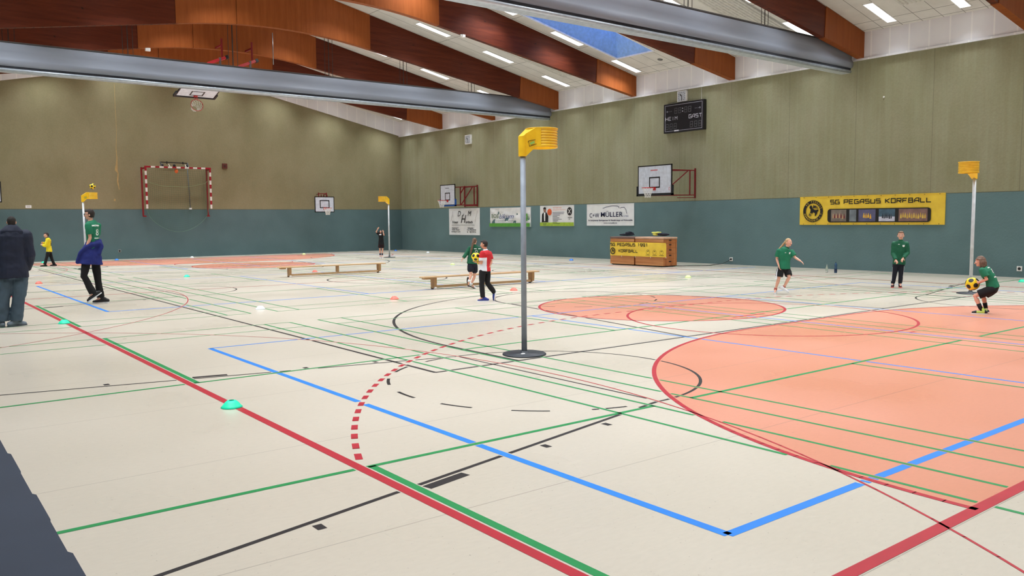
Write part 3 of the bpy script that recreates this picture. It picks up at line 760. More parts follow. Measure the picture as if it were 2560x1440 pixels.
def club_logo(parent, r, loc, rot):
    g = obj('club_emblem', (lambda b: (rim(b, 0, 0, r*.85, r*.27, n=56), b)[1])(bm_new()), INK, parent, loc, rot)
    bm = bm_new(); blob(bm, [(x*r*.62+.02*r, z*r*.62+.05*r) for x, z in HORSE], -.001); blob(bm, [(x*r*.62+.04*r, z*r*.62+.10*r) for x, z in WING], -.0016)
    obj('winged_horse', bm, INK, g)
    bm = bm_new()
    for k in range(4): add_stroke(bm, [(.10*r+k*.09*r, .30*r+k*.02*r), (.22*r+k*.11*r, .24*r-k*.03*r)], r*.025, y=-.0026)
    rim(bm, -.30*r, -.32*r, r*.155, r*.02, y=-.0015, n=20)
    obj('emblem_detail', bm, PVC_Y, g)
    bm = bm_new(); n = 16; add_poly(bm, [(-.30*r+.15*r*math.cos(2*PI*k/n), -.001, -.32*r+.15*r*math.sin(2*PI*k/n)) for k in range(n)]); obj('emblem_ball', bm, INK, g)
    bm = bm_new()
    for k in range(5):
        a = PI/2+2*PI*k/5; cx, cz = -.30*r+.09*r*math.cos(a), -.32*r+.09*r*math.sin(a); add_poly(bm, [(cx+.036*r*math.cos(2*PI*q/6), -.002, cz+.036*r*math.sin(2*PI*q/6)) for q in range(6)])
    obj('ball_panels', bm, PVC_Y, g)
    if r > .2:
        for txt, a0, a1, fl in (('SG PEGASUS', 140, 20, 1), ('ROMMERSCHEID e.V.', 198, 352, -1)):
            for i, ch in enumerate(txt):
                if ch == ' ': continue
                a = math.radians(a0+(a1-a0)*i/(len(txt)-1))
                text_mesh('rim_letter', ch, r*.21, PVC_Y, g, (r*.85*math.cos(a), -.002, r*.85*math.sin(a)), (0, -(a-PI/2) if fl > 0 else -(a+PI/2), 0))
    return g
def hem_(t, w, h, m):
    bm = bm_new(); e = .016
    for a, b, c, d in ((-w/2-.002, w/2+.002, -h/2-.002, -h/2+e), (-w/2-.002, w/2+.002, h/2-e, h/2+.002), (-w/2-.002, -w/2+e, -h/2+e, h/2-e), (w/2-e, w/2+.002, -h/2+e, h/2-e)): add_box(bm, a, b, -.012, .014, c, d)
    bmesh.ops.remove_doubles(bm, verts=bm.verts[:], dist=.0001); obj('hem', bm, m, t)
# long yellow banner on the wall
def wall_banner(y0, y1, z0, z1, label, m, off=.02, amp=.008, seed=0):
    w, h = y0-y1, z1-z0
    t = thing('wall_banner', label, 'banner', (XW-off, (y0+y1)/2, (z0+z1)/2), -RZR, 'banners on the right wall')
    bm = bm_new(); banner_sheet(bm, w, h, 60, 16, lambda u, v: (noise.noise(Vector((u*w*2.2, v*h*4, seed)))+.6*noise.noise(Vector((u*w*7-v*3, v*h*1.5, seed+5))))*amp)
    obj('sheet', bm, m, t); hem_(t, w, h, m)
    return t, w, h
E_ = -.024                    # writing sits just in front of the sheet
t, w, h = wall_banner(16.50, 11.58, 1.50, 2.46, 'long yellow club banner with black lettering and a strip of team photos', PVC_Y, amp=.008)
club_logo(t, .38, (-1.95, E_, -.02), (0, 0, 0))
block_text('lettering', 'SG PEGASUS KORFBALL', 3.34, .15, INK, t, (.37, E_, .28), (0, 0, 0), 1.35)
bm = bm_new(); cx0, cx1, cz0, cz1, cr = -1.40, 2.05, -.40, .05, .10; P = []
for (qx, qz, a0) in ((cx1-cr, cz1-cr, 0), (cx0+cr, cz1-cr, 90), (cx0+cr, cz0+cr, 180), (cx1-cr, cz0+cr, 270)):
    P += [(qx+cr*math.cos(math.radians(a0+k*15)), E_, qz+cr*math.sin(math.radians(a0+k*15))) for k in range(7)]
add_poly(bm, P[::-1]); strip = obj('photo_strip', bm, INK, t)
ph = [(-1.27, -.72, (130, 120, 112)), (-.61, -.37, (120, 130, 140)), (-.29, .29, (92, 92, 128)), (.40, .93, (70, 98, 120)), (1.05, 1.95, (134, 104, 100))]
rr = random.Random(5)
for k, (a, b, c) in enumerate(ph):
    bm = bm_new(); add_poly(bm, [(a, E_-.001, cz0+.03), (b, E_-.001, cz0+.03), (b, E_-.001, cz1-.03), (a, E_-.001, cz1-.03)]); p = obj('team_photo', bm, mat(f'photo_back_{k}', c, .5, var=.15, scale=4), strip)
for a, b, n, cols in ((-1.22, -.76, 8, ((200, 160, 120), (120, 40, 46))), (-.14, .16, 4, ((236, 190, 70), (226, 170, 60))), (.50, .84, 6, ((40, 44, 60), (70, 76, 90))), (1.09, 1.91, 12, ((222, 190, 90), (210, 170, 80)))):
    for i in range(n):
        x = a+(b-a)*(i+.5)/n; bm = bm_new(); hw = (b-a)/n*.42; zz = -.17+rr.uniform(-.02, .02)
        add_poly(bm, [(x-hw, E_-.002, zz-.10), (x+hw, E_-.002, zz-.10), (x+hw*.8, E_-.002, zz), (x-hw*.8, E_-.002, zz)])
        add_poly(bm, [(x+hw*.5*math.cos(q), E_-.002, zz+.025+.03*math.sin(q)) for q in [2*PI*k/8 for k in range(8)]])
        obj('photo_figure', bm, mat(f'fig_{cols[i%2]}', cols[i % 2], .6), strip)
bm = bm_new(); add_poly(bm, [(.402, E_-.0012, cz0+.031), (.928, E_-.0012, cz0+.031), (.928, E_-.0012, -.22), (.402, E_-.0012, -.22)]); obj('snow_ground', bm, mat('photo_pale', (206, 206, 226), .5), strip)
for x in [-2.3+.46*k for k in range(11)]:
    for z in (-.455, .455):
        bm = bm_new(); add_lathe(bm, [(.0, 0), (.014, 0), (.014, .003), (0, .003)], n=10); obj('eyelet', bm, mat('eyelet', (120, 96, 40), .4), t, (x, E_, z), (RZR, 0, 0))
# the white advertising banners
t, w, h = wall_banner(38.56, 35.64, .96, 2.41, 'tall white hairdresser banner with black script initials', PVC_W, amp=.015, seed=3)
text_mesh('initial', 'D', .42, INK, t, (-.47, E_, .42), shear=.3); text_mesh('initial', 'M', .40, INK, t, (.50, E_, .42), shear=.3)
text_mesh('ampersand', '&', .17, INK, t, (-.05, E_, .37), shear=.3); text_mesh('initial', 'H', .64, INK, t, (-.11, E_, .12), shear=.35, width=.52)
text_mesh('lettering', 'Friseur', .19, INK, t, (-.84, E_, -.03), width=.56, bold=.004); text_mesh('lettering', 'ambach', .19, INK, t, (.50, E_, -.03), width=.66, bold=.004)
bm = bm_new(); add_stroke(bm, [(-1.2, -.19), (1.0, -.19)], .012, y=E_); add_stroke(bm, [(-1.05, .58), (-1.25, .02)], .012, y=E_); add_stroke(bm, [(1.28, .58), (1.05, 0)], .012, y=E_); obj('rules', bm, INK, t)
for k, (x, z, s, wd) in enumerate([(-.85, -.35, 'Hauptstrasse 71', .62), (-.8, -.45, '57537 Wissen', .75), (-.78, -.56, '0 27 42 / 7 16 71', .85), (.62, -.35, 'Oeffnungszeiten', .55), (.72, -.45, 'Di.-Fr. 9.00-18.00 Uhr', .85), (.72, -.56, 'Sa.     8.00-13.00 Uhr', .85)]): text_mesh('small_print', s, .085, INK, t, (x, E_, z), width=wd, bold=.003)
t, w, h = wall_banner(34.68, 31.35, 1.42, 2.38, 'rumpled white and green banner behind the near korf pole', PVC_W, amp=.045, seed=9)
GRN = mat('banner_green', (92, 168, 66), .5)
bm = bm_new(); banner_sheet(bm, w, .17, 60, 4, lambda u, v: .0); 
for v_ in bm.verts: v_.co.z += -h/2+.085; v_.co.y = -.080
obj('green_strip', bm, GRN, t)
text_mesh('lettering', 'BOB', .30, mat('banner_dark_green', (52, 92, 40), .5), t, (-1.16, -.085, .05), width=.62); text_mesh('lettering', 'tikum', .34, mat('banner_blue_ink', (30, 60, 130), .5), t, (-.23, -.085, .03), width=1.2, shear=.35)
text_mesh('small_print', 'Fachgeschaeft fuer Augenoptik', .09, mat('banner_grey_ink', (110, 116, 130), .5), t, (-.35, -.085, -.18), width=1.5)
bm = bm_new(); add_poly(bm, [(1.05, -.083, -.2), (1.5, -.083, -.2), (1.5, -.083, .16), (1.05, -.083, .16)]); obj('green_square', bm, GRN, t); text_mesh('lettering', 'BO', .2, PVC_W, t, (1.27, -.086, .0), width=.3)
t, w, h = wall_banner(30.62, 28.20, 1.45, 2.42, 'white and lime advertising banner with a man in a black waistcoat printed on it', PVC_W, amp=.010, seed=14)
bm = bm_new(); add_poly(bm, [(-w/2, E_, -h/2), (w/2, E_, -h/2), (w/2, E_, -h/2+.17), (-w/2, E_, -h/2+.17)]); obj('lime_strip', bm, mat('banner_lime', (168, 200, 66), .5), t)
bm = bm_new(); blob(bm, [(-1.08, -.30), (-.62, -.30), (-.60, -.02), (-.70, .14), (-.80, .18), (-.92, .18), (-1.04, .1), (-1.1, -.05)], E_); pf = obj('printed_man', bm, INK, t)
bm = bm_new(); blob(bm, [(-.90, -.25), (-.82, -.25), (-.80, .16), (-.92, .16)], E_-.001); blob(bm, [(-1.2, -.30), (-1.08, -.30), (-1.06, .05), (-1.12, 0)], E_-.001); obj('printed_shirt', bm, PVC_W, pf)
bm = bm_new(); add_poly(bm, [(-.86+.085*math.cos(2*PI*k/16), E_-.001, .28+.11*math.sin(2*PI*k/16)) for k in range(16)]); obj('printed_face', bm, mat('print_skin', (150, 110, 96), .6), pf)
bm = bm_new(); add_poly(bm, [(-.86+.10*math.cos(PI*k/12), E_-.002, .32+.10*math.sin(PI*k/12)) for k in range(13)]); obj('printed_hair', bm, INK, pf)
bm = bm_new(); add_poly(bm, [(-.50+.16*math.cos(2*PI*k/24), E_, .18+.16*math.sin(2*PI*k/24)) for k in range(24)]); obj('orange_badge', bm, mat('banner_orange', (232, 104, 60), .5), t)
bm = bm_new(); add_poly(bm, [(.92+.17*math.cos(2*PI*k/24), E_, .20+.19*math.sin(2*PI*k/24)) for k in range(24)]); bd = obj('round_emblem', bm, INK, t)
bm = bm_new(); add_stroke(bm, [(.83, .10), (1.0, .30)], .035, y=E_-.002); add_stroke(bm, [(.84, .30), (.99, .10)], .035, y=E_-.002); obj('crossed_tools', bm, WHITE, bd)
ORI = mat('banner_orange_ink', (226, 120, 84), .5)
text_mesh('headline', 'MEISTERBETRIEB', .07, ORI, t, (.05, E_, .37), width=.62); text_mesh('headline', 'Heizung Sanitaer Solar Service', .07, ORI, t, (.20, E_, .28), width=.9)
for k, wd in enumerate((.84, .8, .52, .34, .48, .66, .4, .3)): bm = bm_new(); add_stroke(bm, [(-.28, .16-k*.065), (-.28+wd, .16-k*.065)], .018, y=E_); obj('text_line', bm, NAVY, t)
bm = bm_new()
for x, z, wd in ((-1.0, -.37, .3), (-1.0, -.43, .26), (-.25, -.37, .5), (.80, -.10, .3), (.86, -.16, .1)): add_stroke(bm, [(x, z), (x+wd, z)], .022, y=E_-.001)
obj('small_print', bm, mat('print_grey', (80, 90, 80), .5), t)
t, w, h = wall_banner(27.33, 24.42, 1.47, 2.42, 'white vehicle service banner with navy lettering above the vaulting boxes', PVC_W, amp=.008, seed=22)
text_mesh('lettering', 'C+W', .27, NAVY, t, (-.96, E_, -.03), width=.62, bold=.002); text_mesh('lettering', 'MÜLLER', .30, NAVY, t, (.12, E_, .0), width=1.35, bold=.002); text_mesh('lettering', 'GMBH', .10, mat('print_blue_grey', (110, 120, 160), .5), t, (1.0, E_, -.07), width=.3)
text_mesh('small_print', 'Ihr kompetenter Servicepartner für Nutzfahrzeuge und Wohnmobile', .085, NAVY, t, (.02, E_, -.245), width=2.72, bold=.003); text_mesh('small_print', 'www.c-w-mueller.de', .075, NAVY, t, (.05, E_, -.36), width=.82, bold=.002)
bm = bm_new(); add_stroke(bm, [(-.42, .28), (-.2, .34), (.2, .385), (.48, .37), (.58, .33), (.60, .27)], .022, y=E_); add_stroke(bm, [(.66, .27), (.72, .31), (.9, .31), (1.0, .2), (1.05, .04)], .022, y=E_); obj('vehicle_outline', bm, NAVY, t)
# banner tied round the vaulting boxes
t = thing('club_banner', 'short yellow club banner stretched across both vaulting boxes', 'banner', (22.585, 21.30, .62), -RZR)
bm = bm_new(); w, h = 2.84, .52
def rip(u, v):
    s = (1-u); d = abs((v-1)*1.0+s*.55)
    return .012*math.exp(-d*d*90)+.010*math.exp(-(abs((v-1)+s*.28))**2*200)+.014*max(0, math.sin(PI*u))*math.sin(v*9+u*2)*.5+.01
banner_sheet(bm, w, h, 90, 20, rip); obj('sheet', bm, PVC_Y, t)
block_text('lettering', 'SG PEGASUS 1991', 1.92, .115, INK, t, (-.42, -.034, .165), (0, 0, 0), 1.4); block_text('lettering', 'KORFBALL', .98, .105, INK, t, (-.45, -.034, -.075), (0, 0, 0), 1.4)
club_logo(t, .135, (-1.26, -.034, -.085), (0, 0, 0))
for k in range(3):
    bm = bm_new(); x = .55+k*.33; rim(bm, x, -.09, .085, .008, y=-.034, n=20); add_stroke(bm, [(x-.04, -.06), (x+.04, -.05)], .02, y=-.034); add_stroke(bm, [(x-.11, -.20), (x+.11, -.20)], .012, y=-.034); obj('sponsor_mark', bm, INK, t)
for x, z in ((-.8, -.27), (-.1, -.28), (.68, -.27), (1.42, -.26)): bm = bm_new(); add_beam(bm, (x, -.02, z+.02), (x, -.02, z-.03), .012); obj('tie', bm, WHITE, t)
# clothing lying on the boxes
def heap(name, parts, m, parent=None, vox=.012, nz=.012):
    bm = bm_new()
    for c, r, rz in parts: add_ball(bm, c, r, rot=Matrix.Rotation(rz, 3, 'Z'))
    o = obj(name, bm, m, parent); return remesh(o, vox, 3, nz)
def remesh(o, vox, smooth=2, nz=0, nscale=9, fn=None):
    """fuse overlapping closed shapes of one mesh into a single smooth skin"""
    md = o.modifiers.new('r', 'REMESH'); md.mode = 'VOXEL'; md.voxel_size = vox; md.use_smooth_shade = True
    if smooth: s = o.modifiers.new('s', 'SMOOTH'); s.factor = .5; s.iterations = smooth
    dg = bpy.context.evaluated_depsgraph_get(); me = bpy.data.meshes.new_from_object(o.evaluated_get(dg))
    old = o.data; me.materials.clear()
    for m in old.materials: me.materials.append(m)
    o.modifiers.clear(); o.data = me
    if nz:
        nn = [v.normal.copy() for v in me.vertices]
        for v, n_ in zip(me.vertices, nn): v.co += n_*(noise.noise(v.co*nscale)+.5*noise.noise(v.co*nscale*2.3))*nz
    if fn: fn(me)
    return o
NAVYC = mat('cloth_black_navy', (22, 26, 40), .9, bump=.2)
j = heap('dark_jacket', [((0, 0, .035), (.16, .34, .04), .2), ((.02, -.12, .09), (.13, .17, .06), .5), ((-.03, .18, .03), (.12, .22, .03), -.3), ((0, -.16, .12), (.08, .10, .04), 0)], NAVYC)
j.location = (22.9, 22.15, 1.122); tag(j, 'black jacket heaped on the dark-topped left vaulting box', 'jacket')
j = heap('rolled_jacket', [((0, -.05, .055), (.12, .27, .055), .05), ((.02, .05, .06), (.10, .2, .05), -.1)], NAVYC)
j.location = (22.9, 20.36, 1.122); tag(j, 'black jacket rolled up on the right vaulting box', 'jacket')
j = heap('yellow_bib', [((0, .0, .05), (.10, .12, .05), 0), ((0, -.1, .125), (.11, .16, .022), 0), ((-.03, .07, .12), (.09, .09, .03), .4)], mat('cloth_lime_yellow', (228, 232, 120), .85, bump=.2))
j.location = (22.95, 20.72, 1.124); tag(j, 'crumpled lime yellow garment beside the rolled black jacket', 'garment')

# ------------------------------------------------------------------ basketball boards
NETM = mat('hoop_net_cord', (226, 226, 222), .8)
def add_net(bm, c, r0, r1, h, n=12, rows=5, w=.007, axis=Matrix.Identity(3)):
    c = Vector(c)
    def P(i, j):
        t = j/rows; r = r0+(r1-r0)*math.sin(t*PI/2); a = 2*PI*(i+(j % 2)*.5)/n; return c+axis @ Vector((r*math.cos(a), r*math.sin(a), -h*t))
    for j in range(rows):
        for i in range(n):
            for k in (0, 1) if j % 2 else (-1, 0): add_tube(bm, [P(i, j), P(i+k, j+1)], w, 4, False) if True else 0
def add_ring(bm, c, r, w, n=32, axis=Matrix.Identity(3)):
    c = Vector(c); pts = [c+axis @ Vector((r*math.cos(2*PI*k/n), r*math.sin(2*PI*k/n), 0)) for k in range(n+1)]; add_tube(bm, pts, w, 8)
def make_board(name, label, loc, rz, W_, H_, pad, target, red_note, rot=None, off=(0, 0)):
    """board in local XZ facing -Y; origin at the middle of the rim's fixing"""
    t = thing(name, label, 'basketball hoop', loc, rz, rot=rot)
    x0, x1, z0, z1 = -W_/2+off[0], W_/2+off[0], -.15+off[1], H_-.15+off[1]
    bm = bm_new(); add_box(bm, x0, x1, 0, .03, z0, z1); bd = obj('board', bm, mat('board_white', (214, 222, 236), .35), t)
    bm = bm_new(); e = .045
    for a, b, c, d in ((x0, x1, z1-e, z1), (x0, x1, z0, z0+e), (x0, x0+e, z0, z1), (x1-e, x1, z0, z1)): add_box(bm, a, b, -.003, .031, c, d)
    obj('board_border', bm, BLACK, bd)
    tw, th, q = target; zt = .0
    bm = bm_new()
    for a, b, c, d in ((-tw/2, tw/2, zt+th-q, zt+th), (-tw/2, tw/2, zt, zt+q), (-tw/2, -tw/2+q, zt, zt+th), (tw/2-q, tw/2, zt, zt+th)): add_box(bm, a, b, -.003, 0, c, d)
    obj('target_square', bm, BLACK, bd)
    if pad:
        bm = bm_new(); p = .05
        add_box(bm, x0-p, x1+p, -.025, .055, z0-p, z0+.02); add_box(bm, x0-p, x0+.02, -.025, .055, z0-p, z0+.34); add_box(bm, x1-.02, x1+p, -.025, .055, z0-p, z0+.34)
        obj('edge_padding', bm, mat('padding_'+pad, (22, 24, 30) if pad == 'black' else (28, 84, 168), .6), bd)
    bm = bm_new(); add_stroke(bm, [(-.2, 0), (.16, .0)], .035); obj('board_print', bm, mat('print_red', (206, 90, 100), .5) if red_note else mat('print_grey2', (120, 124, 140), .5), bd, (off[0], -.004, z1-.2))
    if red_note:
        bm = bm_new(); rim(bm, 0, 0, .055, .012, sx=.7, n=16); obj('safety_sticker', bm, mat('print_red', (206, 90, 100), .5), bd, (x1-.12, -.004, z0+.2))
    bm = bm_new(); add_box(bm, -.07, .07, -.02, 0, -.09, .03); add_beam(bm, (-.05, 0, .0), (-.03, -.17, 0), .02); add_beam(bm, (.05, 0, .0), (.03, -.17, 0), .02); add_ring(bm, (0, -.38, 0), .225, .011)
    h_ = obj('rim', bm, mat('rim_red', (196, 40, 46), .4), t)
    bm = bm_new(); add_net(bm, (0, -.38, 0), .225, .11, .38); obj('hoop_net', bm, NETM, h_)
    return t
ARM = mat('bracket_dark_red', (124, 22, 30), .45)
def bars(name, parent, lst, w=.035, m=None):
    bm = bm_new()
    for a, b in lst: add_beam(bm, a, b, w, w)
    return obj(name, bm, m or ARM, parent)
# right wall, near: swing bracket
t = make_board('basketball_hoop', 'basketball hoop with black padding on a red swing bracket beside the navy lettered banner', (24.25, 21.98, 2.95), -RZR, 1.76, 1.14, 'black', (.56, .43, .05), True, off=(0, -.10))
bars('swing_arm', t, [((.2, .06, .72), (.83, 1.42, .68)), ((.2, .06, -.28), (.83, 1.42, -.28)), ((-.6, .06, .70), (.83, 1.42, .68)), ((.74, 1.22, .68), (.74, 1.22, -.28)), ((.70, 1.14, .66), (.25, .14, -.24)), ((-.6, .06, -.28), (.83, 1.42, -.28)), ((.2, .06, .72), (.2, .06, -.28)), ((-.6, .06, .70), (-.6, .06, -.28))])
bars('wall_post', t, [((.83, 1.42, .76), (.83, 1.42, -.40))], .05)
bars('lock_lever', t, [((.83, 1.42, -.38), (.42, .85, -.38))], .025)
# right wall, far: folded parallel to the wall
t = make_board('basketball_hoop', 'basketball hoop with blue padding on a red lattice bracket, near the far corner', (24.85, 37.45, 2.84), -RZR, 1.44, 1.13, 'blue', (.48, .42, .05), False, off=(0, -.12))
bars('swing_arm', t, [((.2, .1, .70), (1.68, .75, .72)), ((.2, .1, -.26), (1.68, .75, -.26)), ((.72, .35, .70), (.72, .35, -.26)), ((.98, .45, .70), (.98, .45, -.26)), ((1.5, .70, .72), (1.5, .70, -.26)), ((.76, .37, -.24), (1.42, .66, .70)), ((.72, .35, .35), (.95, .44, .68)), ((-.5, .08, .7), (.3, .12, .7)), ((-.5, .08, -.26), (.3, .12, -.26))], .045)
bars('wall_post', t, [((1.68, .78, .80), (1.68, .78, -.36)), ((.50, .78, .78), (.50, .78, -.36)), ((.50, .78, .7), (1.68, .78, .72)), ((.50, .78, -.3), (1.68, .78, -.3))], .05)
# back wall
t = make_board('basketball_hoop', 'small basketball hoop with a large black target square on the back wall', (20.05, 42.55, 2.50), 0, 1.17, .87, None, (.58, .44, .05), False, off=(0, -.08))
bars('wall_bracket', t, [((-.32, .03, .78), (.12, 1.24, .80)), ((.15, .03, .78), (.60, 1.24, .80)), ((-.32, .06, .80), (.15, .06, .80)), ((-.32, .05, .86), (-.32, .05, -.1)), ((.15, .05, .86), (.15, .05, -.1)), ((.30, .3, .74), (.30, .3, -.1)), ((-.32, .03, .0), (.12, 1.24, .0)), ((.15, .03, .0), (.60, 1.24, .0)), ((-.10, .2, .76), (-.10, .2, 0)), ((.05, .2, .76), (.05, .2, 0))], .04)
t = make_board('basketball_hoop', 'white basketball board cut off by the left edge of the view, on the back wall', (4.06, 42.6, 2.87), 0, 1.3, .92, None, (.58, .44, .05), False)
bars('wall_bracket', t, [((-.3, .03, .6), (-.3, 1.19, .6)), ((.3, .03, .6), (.3, 1.19, .6)), ((-.3, .03, 0), (-.3, 1.19, 0)), ((.3, .03, 0), (.3, 1.19, 0))], .04)
# ceiling hung hoop, folded face down under the roof
t = make_board('ceiling_basketball_hoop', 'x', (10.1, 32.4, 6.57), 0, 1.46, .92, 'black', (.5, .4, .05), False, rot=(math.radians(75), 0, 0))
t['label'] = 'ceiling-hung basketball hoop folded up, seen just under the farther curtain'
def world_bars(name, lst, w, m):
    bm = bm_new(); inv = (Matrix.Translation(t.location) @ t.rotation_euler.to_matrix().to_4x4()).inverted()
    for a, b in lst: add_beam(bm, inv @ Vector(a), inv @ Vector(b), w, w)
    return obj(name, bm, m, t)
RST = mat('frame_bright_red', (190, 34, 44), .4)
for xr, xb in ((11.5, 9.65), (12.72, 10.6)):
    world_bars('hanger', [((xr, 33.4, 8.33), (xr, 33.4, zb(abs(xr-CX))+.3)), ((xr, 33.4, 8.8), (xr, 34.2, 8.8))], .06, ARM)
    world_bars('support_arm', [((xr+.14, 33.4, 8.32), (xr-.62, 33.2, 7.98)), ((xr-.62, 33.2, 7.98), (xb, 32.4, 6.70))], .10, RST)
    world_bars('strut', [((xr-.12, 33.3, 8.28), (xr-.12, 33.3, 7.5))], .07, STEEL)
    world_bars('end_cap', [((xr+.13, 33.4, 8.31), (xr+.24, 33.42, 8.36))], .13, BLACK)
world_bars('cross_bar', [((9.5, 32.15, 6.86), (10.8, 32.15, 6.86)), ((9.65, 32.4, 6.6), (9.65, 32.0, 6.88)), ((10.6, 32.4, 6.6), (10.6, 32.0, 6.88))], .05, ARM)
# a ball and a shuttle lodged behind that board
bm = bm_new(); add_ball(bm, (0, 0, 0), .10); tag(obj('white_ball', bm, WHITE, loc=(10.52, 31.62, 6.98)), 'white ball lodged on top of the folded ceiling hoop', 'ball')
bm = bm_new(); add_ball(bm, (0, 0, 0), (.16, .06, .06)); add_ball(bm, (.08, .0, .05), (.06, .05, .07)); tag(obj('blue_cloth', bm, mat('cloth_royal', (30, 44, 130), .9), loc=(10.20, 31.62, 6.96)), 'blue rag lodged on top of the folded ceiling hoop', 'cloth')
for x, z0, z1 in ((13.7, 8.3, 9.6), (12.0, 8.0, 9.7)):
    bm = bm_new(); add_tube(bm, [(0, 0, z0), (0, 0, z1)], .018, 8); tag(obj('hanging_rod', bm, STEEL if x > 13 else CABLE, loc=(x, 33.6, 0)), 'thin %s rod hanging from the roof behind the far curtain' % ('pale' if x > 13 else 'dark'), 'rod')

# ------------------------------------------------------------------ handball goal hoisted on the back wall
t = thing('handball_goal', 'red and white striped handball goal with green net hoisted on the back wall', 'goal', (12.44, 43.1, 0))
GR, GW = mat('goal_red', (156, 26, 44), .4), mat('goal_white', (226, 224, 220), .4)
zt, zbot, hw = 4.52, 2.46, 1.56
for s in (-1, 1):
    bm = bm_new(); n = 10
    for k in range(n): add_box(bm, s*hw-.04, s*hw+.04, -.04, .04, zt-(k+1)*.205, zt-k*.205, k % 2)
    obj('goal_post', bm, [GR, GW], t)
bm = bm_new(); n = 15
for k in range(n): add_box(bm, -hw+.04+(2*hw-.08)*k/n, -hw+.04+(2*hw-.08)*(k+1)/n, -.04, .04, zt-.04, zt+.04, k % 2)
for s in (-1, 1): add_box(bm, s*hw-.045, s*hw+.045, -.042, .042, zt-.04, zt+.042)
obj('crossbar', bm, [GR, GW], t)
for s in (-1, 1): bars('wall_guide', t, [((s*hw-(.06 if s < 0 else .0), .55, zt), (s*hw-(.06 if s < 0 else .0), .55, 2.12)), ((s*hw, 0, zt-.06), (s*hw, .58, zt-.06)), ((s*hw-.08, .55, 2.10), (s*hw+.08, .55, 2.10))], .07, ARM)
bars('winch_frame', t, [((-.72, .5, zt+.28), (.6, .5, zt+.26)), ((-.72, .5, zt+.28), (-.72, .3, zt+.02)), ((.6, .5, zt+.28), (.6, .3, zt+.02)), ((-.42, .45, zt+.32), (-.42, .45, zt+.2)), ((.36, .45, zt+.32), (.36, .45, zt+.2))], .045, BLACK)
for x in (-.66, -.08, .54): bm = bm_new(); add_ball(bm, (x, .4, zt+.12), (.07, .06, .08)); obj('pulley', bm, BLACK, t)
bm = bm_new(); add_tube(bm, [(-.38, .3, zt+.18), (-.33, .2, zt+.02)], .015, 6); add_tube(bm, [(.42, .3, zt+.18), (.46, .2, zt+.02)], .015, 6); obj('pull_rope', bm, WHITE, t)
bm = bm_new(); add_tube(bm, [(.62, .62, zt), (.70, .64, 2.52)], .02, 8); obj('guide_pipe', bm, mat('pipe_grey', (92, 96, 100), .5), t)
bm = bm_new(); add_box(bm, .64, .76, .58, .68, 2.44, 2.52); obj('pipe_foot', bm, WHITE, t)
bm = bm_new(); NX, NZ = 34, 30
def npt(u, v):                                   # u across, v down
    zl = zt-.06; dz = 2.0*v
    e = max(0, v-.5)*2; x = (-hw+.05+(2*hw-.1)*u); cxn = x*(1-.55*e**3*0)
    sag = 1.16*math.sin(PI*min(1, max(0, u)))**.5
    z = zl-v*(2.0+sag); y = .02+.35*math.sin(PI*v)+.25*v
    z0_ = zbot
    if z < z0_: k = (z0_-z)/1.16; x *= (1-.10*k*k)
    return Vector((x, y, z))
for i in range(NX+1): 
    p = [npt(i/NX, j/NZ) for j in range(NZ+1)]
    for a, b in zip(p, p[1:]): add_tube(bm, [a, b], .003, 3, False)
for j in range(NZ+1):
    p = [npt(i/NX, j/NZ) for i in range(NX+1)]
    for a, b in zip(p, p[1:]): add_tube(bm, [a, b], .003, 3, False)
obj('goal_net', bm, mat('net_green_cord', (58, 104, 78), .8), t)
bm = bm_new(); p = [npt(i/NX, 1) for i in range(NX+1)]; add_tube(bm, p, .007, 6); obj('net_edge_cord', bm, mat('cord_edge', (104, 146, 122), .8), t)
bm = bm_new(); add_tube(bm, [npt(i/NX, .28)+Vector((0, -.02, .015*math.sin(i*.5))) for i in range(NX+1)], .010, 6); obj('net_cross_cord', bm, mat('cord_pale', (140, 160, 120), .8), t)
bm = bm_new(); add_ball(bm, (0, 0, 0), (.09, .07, .11)); tag(obj('orange_bag', bm, mat('orange_cloth', (214, 110, 56), .8), loc=(12.35, 43.15, 4.35)), 'small orange bag caught at the middle of the goal crossbar', 'bag')
# small things on the back wall
bm = bm_new(); add_box(bm, -.13, .13, -.06, 0, -.13, .13); o = obj('alarm_box', bm, mat('alarm_maroon', (92, 40, 30), .6), loc=(15.0, YB, 4.72)); tag(o, 'small square maroon box on the back wall right of the goal', 'wall box')
bm = bm_new(); add_tube(bm, [(0, -.062, 0), (0, -.075, 0)], .055, 16); obj('sounder', bm, mat('alarm_dark', (60, 24, 20), .6), o)
bm = bm_new(); add_box(bm, -.12, .12, -.006, -.002, -.065, .065); o = obj('paper_notice', bm, WHITE, loc=(5.88, YB, 2.56)); tag(o, 'small white paper notice on the back wall at far left', 'notice')
bm = bm_new(); 
for k in range(3): add_stroke(bm, [(-.07, .03-k*.03), (.07, .03-k*.03)], .008, y=-.0065)
obj('notice_print', bm, mat('print_grey', (80, 90, 80), .5), o)
def socket(loc, rz, label, m):
    t = thing('wall_socket', label, 'socket', loc, rz)
    bm = bm_new(); add_box(bm, -.07, .07, -.02, 0, -.07, .07); obj('face_plate', bm, m, t, bevel=.006)
    bm = bm_new(); add_tube(bm, [(0, -.021, 0), (0, -.023, 0)], .042, 20); obj('socket_well', bm, BLACK, t)
socket((XW, 9.48, .25), -RZR, 'white wall socket on the right wall at the right edge', WHITE)
socket((XW, 19.4, .20), -RZR, 'white wall socket with a black plug and cable right of the vaulting boxes', WHITE)
socket((9.68, YB, .40), 0, 'grey wall socket low on the back wall left of the goal', mat('socket_grey', (130, 140, 140), .6))
